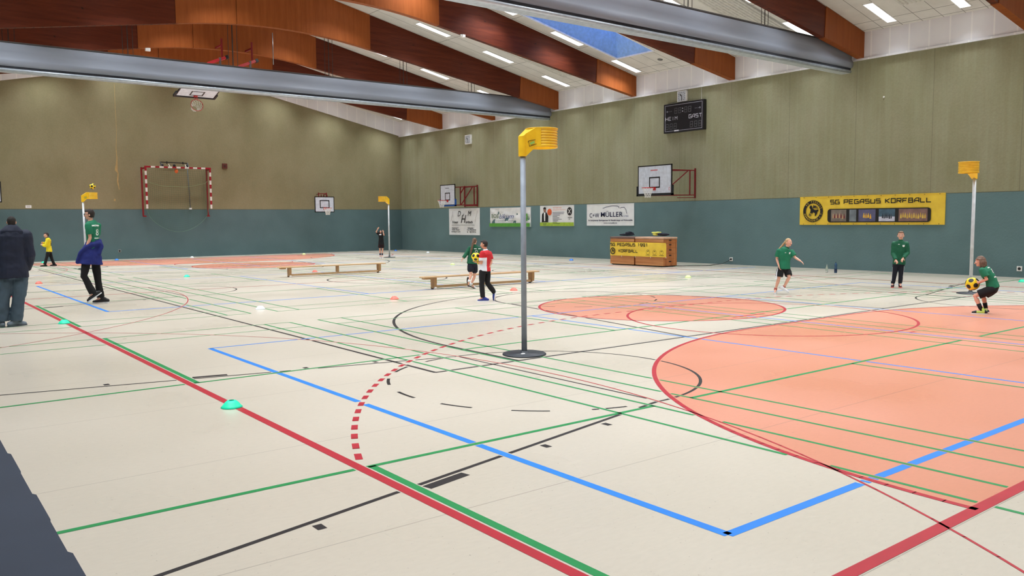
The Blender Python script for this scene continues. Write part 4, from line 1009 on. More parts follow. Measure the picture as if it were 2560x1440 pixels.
bm = bm_new(); add_tube(bm, [(25.66, 19.4, .21), (25.55, 19.42, .14), (25.42, 19.6, .03), (25.1, 19.7, .012), (24.6, 19.5, .010), (24.1, 19.7, .010), (23.6, 19.95, .012), (23.42, 20.3, .02)], .011, 8)
tag(obj('power_cable', bm, BLACK), 'black cable running from the wall socket to the vaulting boxes', 'cable')
bm = bm_new(); add_tube(bm, [(XW-.012, 20.88, 6.80), (XW-.012, 20.88, 6.2)], .008, 6); tag(obj('signal_wire', bm, WHITE), 'thin white wire running down to the scoreboard', 'wire')
bm = bm_new(); add_ball(bm, (0, 0, 0), .03, 10, 8); tag(obj('wall_button', bm, WHITE, loc=(XW-.01, 13.6, 5.55)), 'tiny white button high on the right wall below the near curtain', 'button')

# ------------------------------------------------------------------ scoreboard and clocks
t = thing('scoreboard', 'black electronic scoreboard reading HEIM and GAST on the right wall', 'scoreboard', (XW-.175, 21.65, 5.75), -RZR)
bm = bm_new(); add_box(bm, -1.01, 1.01, 0, .16, -.58, .57); obj('case', bm, mat('score_case', (20, 20, 26), .4), t, bevel=.01)
bm = bm_new()
for a, b, c, d in ((-.94, .94, .49, .51), (-.94, .94, -.52, -.50), (-.94, -.92, -.52, .51), (.92, .94, -.52, .51)): add_box(bm, a, b, -.004, 0, c, d)
obj('border_line', bm, mat('score_grey', (150, 150, 160), .5), t)
DIG = mat('score_digit_off', (98, 98, 102), .6); SW = mat('score_white', (224, 224, 234), .5)
for x, z, hh in [(-.38, .27, .2), (-.18, .27, .2), (.12, .27, .2), (.32, .27, .2)]+[(s*.62+k*.21, -.33, .21) for s in (-1, 1) for k in (-1, 0, 1)]:
    bm = bm_new(); add_stroke(bm, [(x-.06, z-hh/2), (x-.05, z+hh/2), (x+.07, z+hh/2), (x+.06, z-hh/2)], .018, True, y=-.005); add_stroke(bm, [(x-.055, z), (x+.065, z)], .018, y=-.005); obj('digit', bm, DIG, t)
for z in (.22, .33): bm = bm_new(); add_poly(bm, [(-.03+.022*math.cos(2*PI*k/12), -.005, z+.022*math.sin(2*PI*k/12)) for k in range(12)]); obj('colon_dot', bm, SW, t)
block_text('lettering', 'HEIM', .60, .15, SW, t, (-.60, -.005, -.02), (0, 0, 0), .75); block_text('lettering', 'GAST', .62, .15, SW, t, (.60, -.005, -.02), (0, 0, 0), .75)
for s in (-1, 1):
    for k in range(4):
        x = s*(.60+k*.075); bm = bm_new(); r = .024 if k == 3 else .014
        add_poly(bm, [(x+r*math.cos(2*PI*q/10)*(1.3 if k == 3 else 1), -.005, .27+r*math.sin(2*PI*q/10)*(1.5 if k == 3 else 1)) for q in range(10)]); obj('arrow_dot', bm, mat('score_grey', (150, 150, 160), .5), t)
bm = bm_new(); add_stroke(bm, [(-.45, -.51), (-.22, -.51)], .05, y=-.006); obj('maker_plate', bm, SW, t)
def make_clock(loc, s, label, hour, minute):
    t = thing('wall_clock', label, 'clock', loc, -RZR, 'square wall clocks')
    bm = bm_new(); add_box(bm, -s, s, 0, .1, -s*.9, s*.9); obj('case', bm, WHITE, t, bevel=.008)
    bm = bm_new(); add_box(bm, -s*.86, s*.86, -.004, 0, -s*.78, s*.78); obj('dial', bm, mat('clock_dial', (190, 196, 204), .5), t)
    for k in range(12):
        a = 2*PI*k/12; bm = bm_new(); c, q = math.sin(a), math.cos(a); m_ = 1/max(abs(c), abs(q)); r = s*.72*min(m_, 1.25)
        add_stroke(bm, [(r*c*.86, r*q*.78), (r*c, r*q*.92)], s*.09, y=-.006); obj('hour_mark', bm, INK, t)
    for ang, L, w_ in ((hour, .5, .16), (minute, .76, .13)): bm = bm_new(); a = math.radians(ang); add_stroke(bm, [(0, 0), (s*L*math.sin(a), s*L*math.cos(a))], s*w_, y=-.008); obj('clock_hand', bm, INK, t)
make_clock((XW-.1, 21.8, 6.57), .235, 'square white clock on top of the scoreboard', 315, 180)
make_clock((XW-.1, 36.55, 6.08), .27, 'square white clock alone on the right wall near the far corner', 315, 180)

# ------------------------------------------------------------------ bottles by the right wall
def bottle(loc, prof, m, label, lab=None, cap=None):
    t = thing('bottle', label, 'bottle', (*loc, 0))
    bm = bm_new(); add_lathe(bm, prof, n=24); obj('bottle_body', bm, m, t)
    if lab: bm = bm_new(); add_lathe(bm, [(lab[0], lab[1]), (lab[0], lab[2])], n=24); obj('bottle_label', bm, lab[3], t)
    bm = bm_new(); zc_ = prof[-2][1]; add_lathe(bm, [(.0, zc_-.01), (.014, zc_-.01), (.014, zc_+.012), (0, zc_+.012)], n=16); obj('cap', bm, cap or BLACK, t)
    return t
bottle((24.01, 14.43), [(0, 0), (.036, 0), (.038, .01), (.038, .13), (.030, .17), (.014, .215), (.013, .245), (0, .245)], mat('bottle_clear_glass', (206, 222, 214), .08, trans=.85, var=0), 'clear glass bottle standing on the floor near the right wall', (.0385, .02, .05, WHITE), mat('cap_grey', (150, 160, 160), .4))
bottle((23.97, 14.10), [(0, 0), (.042, 0), (.045, .01), (.045, .16), (.038, .175), (.045, .19), (.045, .26), (.030, .30), (.014, .325), (.013, .335), (0, .335)], mat('bottle_blue_plastic', (70, 110, 150), .15, trans=.4, var=0), 'blue plastic bottle standing beside the clear bottle', (.0456, .045, .13, mat('label_dark_blue', (34, 50, 84), .5)))

# ------------------------------------------------------------------ dark floor covering at the lower left
bm = bm_new(); ys = []; y = 1.2
pts = []
k = 0
while y < 11.5:
    pts.append((.735+(.012 if k % 2 else 0), y)); pts.append((.735+(.012 if k % 2 else 0)+.006, y+.56)); y += .6; k += 1
edge = pts; A = [bm.verts.new((x, y, .014)) for x, y in edge]; B = [bm.verts.new((-.95, y, .014)) for x, y in edge]
for i in range(len(edge)-1): bm.faces.new((B[i], A[i], A[i+1], B[i+1]))
A0 = [bm.verts.new((x, y, .002)) for x, y in edge]
for i in range(len(edge)-1): bm.faces.new((A[i], A0[i], A0[i+1], A[i+1]))
tag(obj('floor_mat', bm, mat('mat_dark_navy', (46, 54, 70), .8, var=.04, scale=2)), 'dark navy mat lying along the floor at the lower left', 'mat')

# joints of every figure in its own frame: x to its right in view, y away, z up
PEOPLE={
 'man':((1.84,16.37,0),-0.1119,dict(head=(0.09, 0.0, 1.787),top=(0.095, 0.0, 1.885),neck=(0.085, 0.0, 1.688),chest=(0.078, 0.0, 1.544),waist=(0.067, 0.0, 1.147),pel=(0.069, 0.0, 0.94),shA=(-0.081, 0.0, 1.562),elA=(-0.154, 0.02, 1.241),wrA=(-0.085, 0.14, 0.998),shB=(0.28, 0.0, 1.548),elB=(0.323, 0.02, 1.22),wrB=(0.265, 0.15, 0.977),hipA=(-0.029, 0.0, 0.87),knA=(-0.094, 0.0, 0.489),anA=(-0.136, 0.0, 0.106),toA=(-0.168, 0.2, 0.006),hipB=(0.173, 0.0, 0.861),knB=(0.132, 0.0, 0.476),anB=(0.069, 0.0, 0.092),toB=(0.202, 0.08, -0.005))),
 'teen':((3.89,19.81,0),-0.1939,dict(head=(-0.082, 0.0, 1.95),top=(-0.077, 0.0, 2.06),neck=(-0.07, 0.0, 1.825),chest=(-0.037, 0.0, 1.707),waist=(-0.041, 0.0, 1.36),pel=(-0.092, 0.0, 1.029),shA=(-0.115, -0.14, 1.723),elA=(-0.091, -0.16, 1.442),wrA=(-0.189, -0.12, 1.177),shB=(0.073, 0.12, 1.705),elB=(0.032, 0.1, 1.42),wrB=(-0.147, 0.02, 1.204),hipA=(-0.186, -0.08, 0.956),knA=(-0.246, -0.08, 0.612),anA=(-0.092, -0.06, 0.233),toA=(-0.177, -0.06, 0.062),hipB=(-0.011, 0.07, 0.945),knB=(0.017, 0.07, 0.514),anB=(0.057, 0.07, 0.127),toB=(-0.081, 0.07, 0.003))),
 'yel':((5.79,38.85,0),-0.1479,dict(head=(0.009, 0.0, 1.29),top=(0.02, 0.0, 1.397),neck=(0.034, 0.0, 1.182),chest=(0.071, 0.0, 1.079),waist=(0.081, 0.0, 0.825),pel=(0.083, 0.0, 0.647),shA=(0.072, -0.14, 1.113),elA=(-0.051, -0.15, 0.844),wrA=(-0.143, -0.08, 0.883),shB=(0.062, 0.14, 1.109),elB=(-0.047, 0.15, 0.926),wrB=(-0.128, 0.05, 0.975),hipA=(0.046, -0.07, 0.574),knA=(-0.025, -0.08, 0.347),anA=(-0.099, -0.08, 0.083),toA=(-0.244, -0.08, 0.044),hipB=(0.102, 0.07, 0.568),knB=(0.167, 0.08, 0.285),anB=(0.245, 0.08, 0.045),toB=(0.107, 0.08, -0.023))),
 'blk':((19.03,34.42,0),-0.505,dict(head=(0.001, 0.0, 1.252),top=(0.002, 0.0, 1.328),neck=(0.005, 0.0, 1.167),chest=(0.01, 0.0, 1.095),waist=(0.018, 0.0, 0.873),pel=(0.015, 0.0, 0.715),shA=(-0.092, 0.0, 1.142),elA=(-0.21, -0.1, 1.256),wrA=(-0.132, -0.15, 1.379),shB=(0.128, 0.0, 1.14),elB=(0.152, -0.2, 1.097),wrB=(0.12, -0.2, 1.241),hipA=(-0.045, 0.0, 0.651),knA=(-0.049, 0.0, 0.428),anA=(-0.042, 0.0, 0.152),toA=(-0.047, -0.12, 0.065),hipB=(0.072, 0.0, 0.649),knB=(0.074, 0.0, 0.426),anB=(0.051, 0.0, 0.15),toB=(0.053, -0.12, 0.063))),
 'girl':((12.14,17.17,0),-0.6154,dict(head=(0.049, 0.0, 1.219),top=(0.047, 0.0, 1.3),neck=(0.059, 0.0, 1.125),chest=(0.047, 0.0, 1.01),waist=(-0.013, 0.0, 0.808),pel=(-0.021, 0.0, 0.66),shA=(-0.074, 0.0, 1.038),elA=(-0.173, -0.05, 0.893),wrA=(-0.248, -0.1, 0.795),shB=(0.166, 0.03, 1.022),elB=(0.212, 0.1, 0.869),wrB=(0.15, 0.2, 0.743),hipA=(-0.069, -0.03, 0.594),knA=(-0.056, -0.05, 0.365),anA=(-0.108, -0.12, 0.202),toA=(-0.123, -0.05, 0.095),hipB=(0.046, 0.03, 0.59),knB=(0.035, 0.08, 0.301),anB=(-0.055, 0.05, 0.114),toB=(0.066, 0.12, -0.016))),
 'red':((10.41,14.4,0),-0.6259,dict(head=(0.059, 0.0, 1.231),top=(0.058, 0.0, 1.319),neck=(0.087, 0.0, 1.105),chest=(0.094, 0.0, 1.02),waist=(0.075, 0.0, 0.814),pel=(0.068, 0.0, 0.683),shA=(0.02, -0.13, 1.049),elA=(-0.005, -0.12, 0.833),wrA=(-0.084, -0.02, 0.842),shB=(0.172, 0.1, 1.026),elB=(0.211, 0.08, 0.855),wrB=(0.177, 0.0, 0.767),hipA=(0.016, -0.06, 0.647),knA=(-0.001, -0.06, 0.384),anA=(0.019, -0.06, 0.086),toA=(-0.077, -0.06, 0.016),hipB=(0.119, 0.05, 0.639),knB=(0.128, 0.05, 0.38),anB=(0.276, 0.1, 0.172),toB=(0.28, 0.08, 0.012))),
 'pony':((16.42,11.13,0),-0.9751,dict(head=(0.25, 0.0, 1.185),top=(0.235, 0.0, 1.276),neck=(0.223, 0.0, 1.068),chest=(0.184, 0.0, 0.971),waist=(0.172, 0.0, 0.754),pel=(0.17, 0.0, 0.602),shA=(0.044, -0.05, 0.994),elA=(0.001, -0.03, 0.809),wrA=(0.05, -0.1, 0.656),shB=(0.323, 0.05, 0.964),elB=(0.401, 0.0, 0.842),wrB=(0.512, -0.1, 0.77),hipA=(0.083, -0.05, 0.55),knA=(0.055, -0.08, 0.362),anA=(-0.015, 0.0, 0.104),toA=(-0.028, -0.12, 0.021),hipB=(0.228, 0.05, 0.556),knB=(0.281, -0.05, 0.395),anB=(0.166, 0.05, 0.147),toB=(0.252, -0.02, 0.045))),
 'boy':((20.1,10.17,0),-1.1024,dict(head=(0.057, 0.0, 1.285),top=(0.052, 0.0, 1.392),neck=(0.06, 0.0, 1.17),chest=(0.05, 0.0, 1.052),waist=(0.04, 0.0, 0.804),pel=(0.034, 0.0, 0.63),shA=(-0.091, 0.0, 1.076),elA=(-0.105, -0.02, 0.841),wrA=(-0.041, -0.18, 0.687),shB=(0.189, 0.0, 1.077),elB=(0.22, -0.02, 0.856),wrB=(0.122, -0.2, 0.733),hipA=(-0.038, 0.0, 0.567),knA=(-0.054, -0.02, 0.35),anA=(-0.093, 0.0, 0.091),toA=(-0.107, -0.14, 0.012),hipB=(0.091, 0.0, 0.569),knB=(0.084, -0.02, 0.346),anB=(0.073, 0.0, 0.095),toB=(0.09, -0.14, 0.017))),
 'kid':((15.71,6.39,0),-1.1845,dict(head=(-0.045, 0.0, 0.938),top=(-0.048, 0.0, 1.032),neck=(0.004, 0.0, 0.834),chest=(0.055, 0.0, 0.755),waist=(0.134, 0.0, 0.596),pel=(0.167, 0.0, 0.479),shA=(-0.007, -0.13, 0.78),elA=(0.063, -0.15, 0.632),wrA=(-0.049, -0.08, 0.568),shB=(0.055, 0.13, 0.785),elB=(0.019, 0.15, 0.601),wrB=(-0.061, 0.08, 0.537),hipA=(0.156, -0.08, 0.442),knA=(-0.107, -0.1, 0.325),anA=(-0.004, -0.1, 0.082),toA=(-0.129, -0.1, 0.004),hipB=(0.165, 0.08, 0.43),knB=(0.021, 0.1, 0.318),anB=(0.07, 0.1, 0.09),toB=(0.105, 0.02, 0.027))),
}

# ================================================================== people
SKIN = {'fair': mat('skin_fair', (226, 172, 150), .55, var=.03, scale=12), 'tan': mat('skin_tan', (196, 138, 112), .55, var=.03, scale=12), 'warm': mat('skin_warm', (214, 156, 130), .55, var=.03, scale=12)}
LIPS = mat('lips', (176, 92, 86), .5); EYEM = mat('eye_dark', (40, 30, 26), .25); EYEW = mat('eye_white', (226, 220, 214), .35)
def V3(p): return Vector(p)
def chain(bm, pts, rads, n=12, sub=4):
    """tapered limb through joints with ball ends"""
    pts = [V3(p) for p in pts]
    add_tube(bm, pts, rads, n)
    for p, r in zip(pts, rads): add_ball(bm, p, r*.995, n, 8)
def torso_loft(bm, rings, n=20):
    """rings: (centre, side vector, half width, half depth); depth direction is side x spine"""
    R = []
    for i, (c, s, w, d) in enumerate(rings):
        c = V3(c); c2 = V3(rings[min(i+1, len(rings)-1)][0]); c1 = V3(rings[max(i-1, 0)][0]); ax = (c2-c1).normalized()
        s = V3(s); s = (s-ax*s.dot(ax)).normalized(); dd = ax.cross(s)
        R.append([bm.verts.new(c+s*w*math.copysign(abs(math.cos(a))**.85, math.cos(a))+dd*d*math.copysign(abs(math.sin(a))**.85, math.sin(a))) for a in [2*PI*k/n for k in range(n)]])
    for a, b in zip(R, R[1:]):
        for k in range(n): bm.faces.new((a[k], a[(k+1) % n], b[(k+1) % n], b[k]))
    bm.faces.new(R[0][::-1]); bm.faces.new(R[-1])
def lerp(a, b, t): return V3(a)*(1-t)+V3(b)*t
def hand(bm, wr, d, nrm, k, curl=.5, thumb=1):
    """palm and five fingers; d points along the fingers, nrm out of the back of the hand"""
    d = V3(d).normalized(); nrm = V3(nrm); nrm = (nrm-d*nrm.dot(d)).normalized(); s = d.cross(nrm)*thumb
    rot = Matrix((s, nrm, d)).transposed()
    add_ball(bm, V3(wr)+d*.045*k, (.036*k, .016*k, .050*k), 12, 8, rot)
    for i, (off, L) in enumerate(((.027, .062), (.009, .070), (-.009, .066), (-.026, .050))):
        p0 = V3(wr)+d*.075*k+s*off*k; pts = [p0]; dirv = d.copy()
        for j, f in enumerate((.42, .33, .25)):
            dirv = (Matrix.Rotation(curl*(.55+.25*j), 3, s*thumb if False else d.cross(nrm)) @ dirv if False else (dirv*math.cos(curl*.6)-nrm*math.sin(curl*.6)).normalized() if j == 0 else (pts[-1]-pts[-2]).normalized())
            if j: 
                q = (pts[-1]-pts[-2]).normalized(); m_ = q.cross(s).normalized(); m_ = m_ if m_.dot(nrm) > 0 else -m_
                dirv = (q*math.cos(curl*.6)-m_*math.sin(curl*.6)).normalized()
            pts.append(pts[-1]+dirv*L*f*k)
        chain(bm, pts, [.0095*k, .009*k, .008*k, .007*k], 8)
    t0 = V3(wr)+d*.02*k+s*.028*k; t1 = t0+(d*.5+s*.8-nrm*.2).normalized()*.034*k; t2 = t1+(d*.85+s*.2-nrm*.35).normalized()*.03*k
    chain(bm, [t0, t1, t2], [.012*k, .010*k, .008*k], 8)
def person(key, label, skin, k, face, up=(0, 0, 1), bulk=1.0, hair=None, top=None, bottom=None, shoes=None, hands=None, side=None, headr=1.0, sleeveA=1, sleeveB=1):
    """k: body size factor against an adult; face: direction the nose points; side: from limb A to limb B of the trunk"""
    loc, rz, J = PEOPLE[key]
    J = {a: V3(b) for a, b in J.items()}
    t = thing('person', label, 'person', loc, rz)
    face = V3(face).normalized(); up = V3(up); up = (up-face*up.dot(face)).normalized(); ear = face.cross(up)
    hr = (J['top']-J['head']).length/.115*headr           # head scale
    HR = Matrix((ear, face, up)).transposed()
    hc = J['head']; hs = hr
    side = V3(side).normalized() if side else (J['shB']-J['shA']).normalized()
    sw = (J['shB']-J['shA']).length/2
    b = bulk*k
    # ---- body: one continuous skin
    bm = bm_new()
    add_ball(bm, hc+up*.012*hs, (.074*hs, .094*hs, .100*hs), 24, 16, HR)
    add_ball(bm, hc+face*.028*hs-up*.052*hs, (.052*hs, .058*hs, .052*hs), 16, 12, HR)
    add_ball(bm, hc+face*.066*hs-up*.090*hs, (.022*hs, .018*hs, .016*hs), 10, 8, HR)
    chain(bm, [hc+face*.088*hs+up*.006*hs, hc+face*.102*hs-up*.022*hs, hc+face*.108*hs-up*.034*hs], [.008*hs, .011*hs, .013*hs], 8)
    for s in (-1, 1):
        add_ball(bm, hc+ear*s*.078*hs-face*.008*hs-up*.008*hs, (.010*hs, .020*hs, .032*hs), 10, 8, HR)
        add_ball(bm, hc+ear*s*.034*hs+face*.070*hs-up*.022*hs, (.022*hs, .018*hs, .018*hs), 8, 6, HR)
    chain(bm, [hc-up*.06*hs-face*.012*hs, J['neck'], lerp(J['neck'], J['chest'], .35)], [.050*hs*min(1, bulk+.05), .050*hs, .062*b], 14)
    tor = [(J['pel']-V3((0, 0, .07*k)), side, .125*b, .095*b), (J['pel'], side, .155*b, .110*b), (J['waist'], side, .130*b, .092*b), (lerp(J['waist'], J['chest'], .6), side, max(.12*b, sw*.80), .105*b),
           (J['chest'], side, max(.125*b, sw*.88), .105*b), (lerp(J['chest'], J['neck'], .6), side, sw*.66+.01, .075*b), (J['neck'], side, .055*b, .052*b)]
    torso_loft(bm, tor)
    for q in 'AB':
        sh, el, wr = J['sh'+q], J['el'+q], J['wr'+q]
        chain(bm, [sh, lerp(sh, el, .5), el, lerp(el, wr, .35), wr], [.050*b, .044*b, .036*b, .038*b, .025*k], 12)
        hp, kn, an, to = J['hip'+q], J['kn'+q], J['an'+q], J['to'+q]
        calf = lerp(kn, an, .30)
        chain(bm, [hp, lerp(hp, kn, .45), kn, calf, lerp(kn, an, .7), an], [.085*b, .072*b, .050*b, .054*b, .040*b, .032*k], 14)
        chain(bm, [an, lerp(an, to, .6), to+V3((0, 0, .015))], [.032*k, .03*k, .022*k], 10)
        hd = (hands or {}).get(q) or dict(d=(wr-el), n=side*(-1 if q == 'A' else 1), curl=.5, thumb=1)
        hand(bm, wr, hd['d'], hd['n'], k*1.02, hd.get('curl', .5), hd.get('thumb', 1))
    body = remesh(obj('body', bm, skin, t), .0075*max(.8, k), 2)
    # ---- face
    for s in (-1, 1):
        e = hc+ear*s*.032*hs+face*.084*hs+up*.008*hs
        bm = bm_new(); add_ball(bm, e, .0125*hs, 12, 8); ey = obj('eye', bm, EYEW, t)
        bm = bm_new(); add_ball(bm, e+face*.0075*hs, .0075*hs, 10, 8); obj('iris', bm, EYEM, ey)
        bm = bm_new(); chain(bm, [e+up*.024*hs-ear*s*.012*hs+face*.004*hs, e+up*.027*hs+face*.004*hs, e+up*.022*hs+ear*s*.014*hs-face*.004*hs], [.003*hs, .0042*hs, .003*hs], 6); obj('eyebrow', bm, hair['m'] if hair else EYEM, t)
    bm = bm_new(); chain(bm, [hc+face*.086*hs-up*.062*hs-ear*.022*hs, hc+face*.094*hs-up*.061*hs, hc+face*.086*hs-up*.062*hs+ear*.022*hs], [.004*hs, .0065*hs, .004*hs], 6); obj('mouth', bm, LIPS, t)
    # ---- hair
    if hair:
        bm = bm_new(); g = hair.get('vol', 1.0)
        add_ball(bm, hc-face*.012*hs+up*.024*hs, (.081*hs*g, .094*hs*g, .098*hs*g), 24, 16, HR)
        if hair.get('style') == 'short':
            add_ball(bm, hc-face*.045*hs-up*.035*hs, (.066*hs, .052*hs, .062*hs), 16, 10, HR)
            add_ball(bm, hc+face*.052*hs+up*.082*hs, (.056*hs*g, .040*hs*g, .026*hs*g), 16, 10, HR)
        if hair.get('style') == 'bob':
            for a in range(-130, 131, 20):
                an = math.radians(a); dv = -face*math.cos(an)+ear*math.sin(an)
                st = hc+dv*.070*hs+up*.04*hs; chain(bm, [st, hc+dv*.094*hs-up*.03*hs, hc+dv*.098*hs-up*.115*hs], [.034*hs, .030*hs, .022*hs], 10)
        if hair.get('style') in ('pony', 'braid'):
            add_ball(bm, hc-face*.045*hs-up*.02*hs, (.070*hs, .055*hs, .070*hs), 16, 10, HR)
        f_ = lambda me: cutface(me, hc, face, up, ear, hs, hair.get('line', .040), hair.get('low', -.10))
        h_ = remesh(obj('hair', bm, hair['m'], t), .008, 2, .004*hs, 26, f_)
        if hair.get('tail'):
            bm = bm_new(); P = [V3(p) for p in hair['tail']]; n = len(P); chain(bm, P, [hair.get('tr', .028)*(.6+.4*math.sin(PI*(i+.6)/n)) for i in range(n)], 12)
            tl = remesh(obj('ponytail' if hair['style'] == 'pony' else 'braid', bm, hair['m'], t), .008, 1, .006, 30)
    # ---- clothes
    out = {}
    if bottom:
        z = bottom.get('grow', .014)
        bm = bm_new(); torso_loft(bm, [(lerp(J['pel'], (J['hipA']+J['hipB'])/2, 1.0)-V3((0, 0, .04*k)), side, .13*b, .105*b), (J['pel'], side, .160*b+z, .112*b+z), (lerp(J['pel'], J['waist'], .45), side, .145*b+z, .104*b+z)])
        for q in 'AB':
            hp, kn, an = J['hip'+q], J['kn'+q], J['an'+q]; w = bottom.get('wide', 1)
            if bottom['to'] == 'short':
                e = lerp(hp, kn, bottom.get('frac', .8)); chain(bm, [hp, lerp(hp, kn, .4)], [.085*b+z, .08*b*w+z], 16); add_tube(bm, [lerp(hp, kn, .3), e], [.078*b*w+z, .074*b*w+z], 16)
            else:
                e = lerp(kn, an, bottom.get('frac', 1.0)); chain(bm, [hp, lerp(hp, kn, .45), kn, lerp(kn, an, .4)], [.085*b+z, .074*b*w+z, .056*b*w+z, .054*b*w+z], 16)
                add_tube(bm, [lerp(kn, an, .3), e], [.056*b*w+z, bottom.get('cuff', .046)*b*w+z], 16)
        out['bottom'] = remesh(obj(bottom['name'], bm, bottom['m'], t), .009, 2, bottom.get('fold', .005), 7)
    if top:
        z = top.get('grow', .014); lowz = top.get('drop', .06)
        bm = bm_new(); hem = J['pel']-(J['waist']-J['pel']).normalized()*lowz*k
        c_, n_ = J['chest'], J['neck']
        torso_loft(bm, [(hem, side, .158*b+z*top.get('flare', 1.3), .112*b+z*top.get('flare', 1.3)), (lerp(hem, J['waist'], .5), side, .152*b+z, .110*b+z), (J['waist'], side, .138*b+z, .100*b+z), (lerp(J['waist'], c_, .6), side, max(.125*b, sw*.84)+z, .110*b+z),
                        (c_, side, max(.13*b, sw*.90)+z, .108*b+z), (lerp(c_, n_, .6), side, sw*.70+z, .080*b+z), (lerp(c_, n_, .93), side, .060*b+z, .055*b+z)])
        for q in 'AB':
            sh, el, wr = J['sh'+q], J['el'+q], J['wr'+q]; sl2 = top['sleeve']
            if sl2 == 'short':
                e = lerp(sh, el, .72); chain(bm, [sh, lerp(sh, el, .3)], [.052*b+z, .054*b+z], 14); add_tube(bm, [lerp(sh, el, .2), e], [.054*b+z, .056*b+z], 14)
            else:
                chain(bm, [sh, lerp(sh, el, .5), el, lerp(el, wr, .5)], [.054*b+z, .050*b+z, .044*b+z, .040*b+z], 14); add_tube(bm, [lerp(el, wr, .4), lerp(el, wr, .97)], [.042*b+z, .034*b+z], 14)
        out['top'] = remesh(obj(top['name'], bm, top['m'], t), .009, 2, top.get('fold', .005), 7, top.get('fn'))
        if top.get('collar'):
            bm = bm_new(); add_tube(bm, [lerp(J['neck'], J['chest'], .22), lerp(J['neck'], hc, .16)], [.070*b+.004, .062*b+.004], 18); obj('collar', bm, top['collar'], out['top'])
    # ---- shoes
    if shoes:
        for q in 'AB':
            an, to = J['an'+q], J['to'+q]; d = to-an
            fl = V3((d.x, d.y, 0)); L = .25*k
            if shoes.get('tip', {}).get(q): fd = V3(shoes['tip'][q]).normalized()
            else: fd = fl.normalized() if fl.length > 1e-3 else V3((0, -1, 0))
            upv = V3((0, 0, 1)); upv = (upv-fd*upv.dot(fd)).normalized() if abs(fd.z) < .98 else face
            toe = to+upv*.018*k; heel = toe-fd*L; 
            if (heel-an).length > .16*k and not shoes.get('tip', {}).get(q): heel = V3((an.x, an.y, max(.03, toe.z)))-fd*.05*k; toe = heel+fd*L
            if shoes.get('ground', {}).get(q, 1): heel.z = .028*k; toe.z = .028*k
            bm = bm_new(); chain(bm, [heel+upv*.018*k, lerp(heel, toe, .35)+upv*.022*k, lerp(heel, toe, .7)+upv*.012*k, toe+upv*.002*k], [.040*k, .042*k, .043*k, .030*k], 14); chain(bm, [heel+upv*.02*k+fd*.02*k, an+V3((0, 0, .01))], [.042*k, .040*k], 14)
            s_ = obj('shoe', bm, shoes['m'], t)
            fnf = (lambda me, h=heel, u=upv: [setattr(v, 'co', v.co-u*min(0, (v.co-h).dot(u)+.022*k)) for v in me.vertices])
            remesh(s_, .007, 2, 0, 9, fnf)
            bm = bm_new(); sd = fd.cross(upv); P = []
            for i in range(20):
                a = 2*PI*i/20; P.append(lerp(heel, toe, .5)+fd*math.cos(a)*(L*.5+.038*k)+sd*math.copysign(abs(math.sin(a))**.7, math.sin(a))*.044*k)
            A = [bm.verts.new(p-upv*.028*k) for p in P]; B = [bm.verts.new(p-upv*.008*k) for p in P]
            bm.faces.new(A); bm.faces.new(B[::-1])
            for i in range(20): bm.faces.new((A[i], B[i], B[(i+1) % 20], A[(i+1) % 20]))
            bmesh.ops.recalc_face_normals(bm, faces=bm.faces); obj('sole', bm, shoes['sole'], s_)
            if shoes.get('sock'):
                bm = bm_new(); kn = J['kn'+q]; add_tube(bm, [an-(kn-an).normalized()*.02, lerp(an, kn, shoes.get('sockh', .25))], [.040*k, shoes.get('sockr', .046)*k], 14); obj('sock', bm, shoes['sock'], t)
    return t, J, out, (hc, face, up, ear, hs)
def cutface(me, hc, face, up, ear, hs, line, low):
    """pull the hair off the face and neck so that a hairline appears"""
    for v in me.vertices:
        p = v.co-hc; f = p.dot(face); u = p.dot(up); e = abs(p.dot(ear))
        if f > .018*hs and u < (line+.02)*hs+ .0*f:
            v.co -= face*min(f-.012*hs, .12*hs)*1.0
        if u < low*hs: v.co += up*(low*hs-u)
def decal(src, target, origin, n, upv=(0, 0, 1), lift=.003):
    """lay a flat local-XZ mesh on the target's surface: origin in the person's space, n outwards"""
    n = V3(n).normalized(); upv = V3(upv); upv = (upv-n*upv.dot(n)).normalized(); s = upv.cross(n)
    bvh = BVHTree.FromPolygons([v.co.copy() for v in target.data.vertices], [p.vertices[:] for p in target.data.polygons])
    o = V3(origin)
    for v in src.data.vertices:
        p = o+s*v.co.x+upv*v.co.z; h = bvh.ray_cast(p+n*.35, -n, .6)
        v.co = (h[0]+n*(lift-v.co.y)) if h[0] is not None else p+n*.1
    src.location = (0, 0, 0); src.rotation_euler = (0, 0, 0); src.parent = target
    return src
def patch(name, pts, m, target, origin, n, upv=(0, 0, 1)):
    bm = bm_new(); f = add_poly(bm, [(x, 0, z) for x, z in pts]); bmesh.ops.triangulate(bm, faces=[f]); bmesh.ops.subdivide_edges(bm, edges=bm.edges[:], cuts=2, use_grid_fill=True)
    return decal(obj(name, bm, m), target, origin, n, upv)
def two_tone(test, slot=1):
    def fn(me):
        for p in me.polygons:
            if test(p.center): p.material_index = slot
    return fn
GREEN = mat('jersey_green', (22, 116, 84), .8, bump=.15); GREEND = mat('tracksuit_green', (16, 92, 64), .8, bump=.15)
BLKC = mat('cloth_black', (18, 18, 22), .9, bump=.15); NAVYT = mat('trouser_navy', (24, 26, 40), .9, bump=.15)
WS = mat('shoe_white', (232, 234, 238), .5); BS = mat('shoe_black', (28, 28, 32), .5); SOLEB = mat('sole_dark', (40, 36, 36), .6)
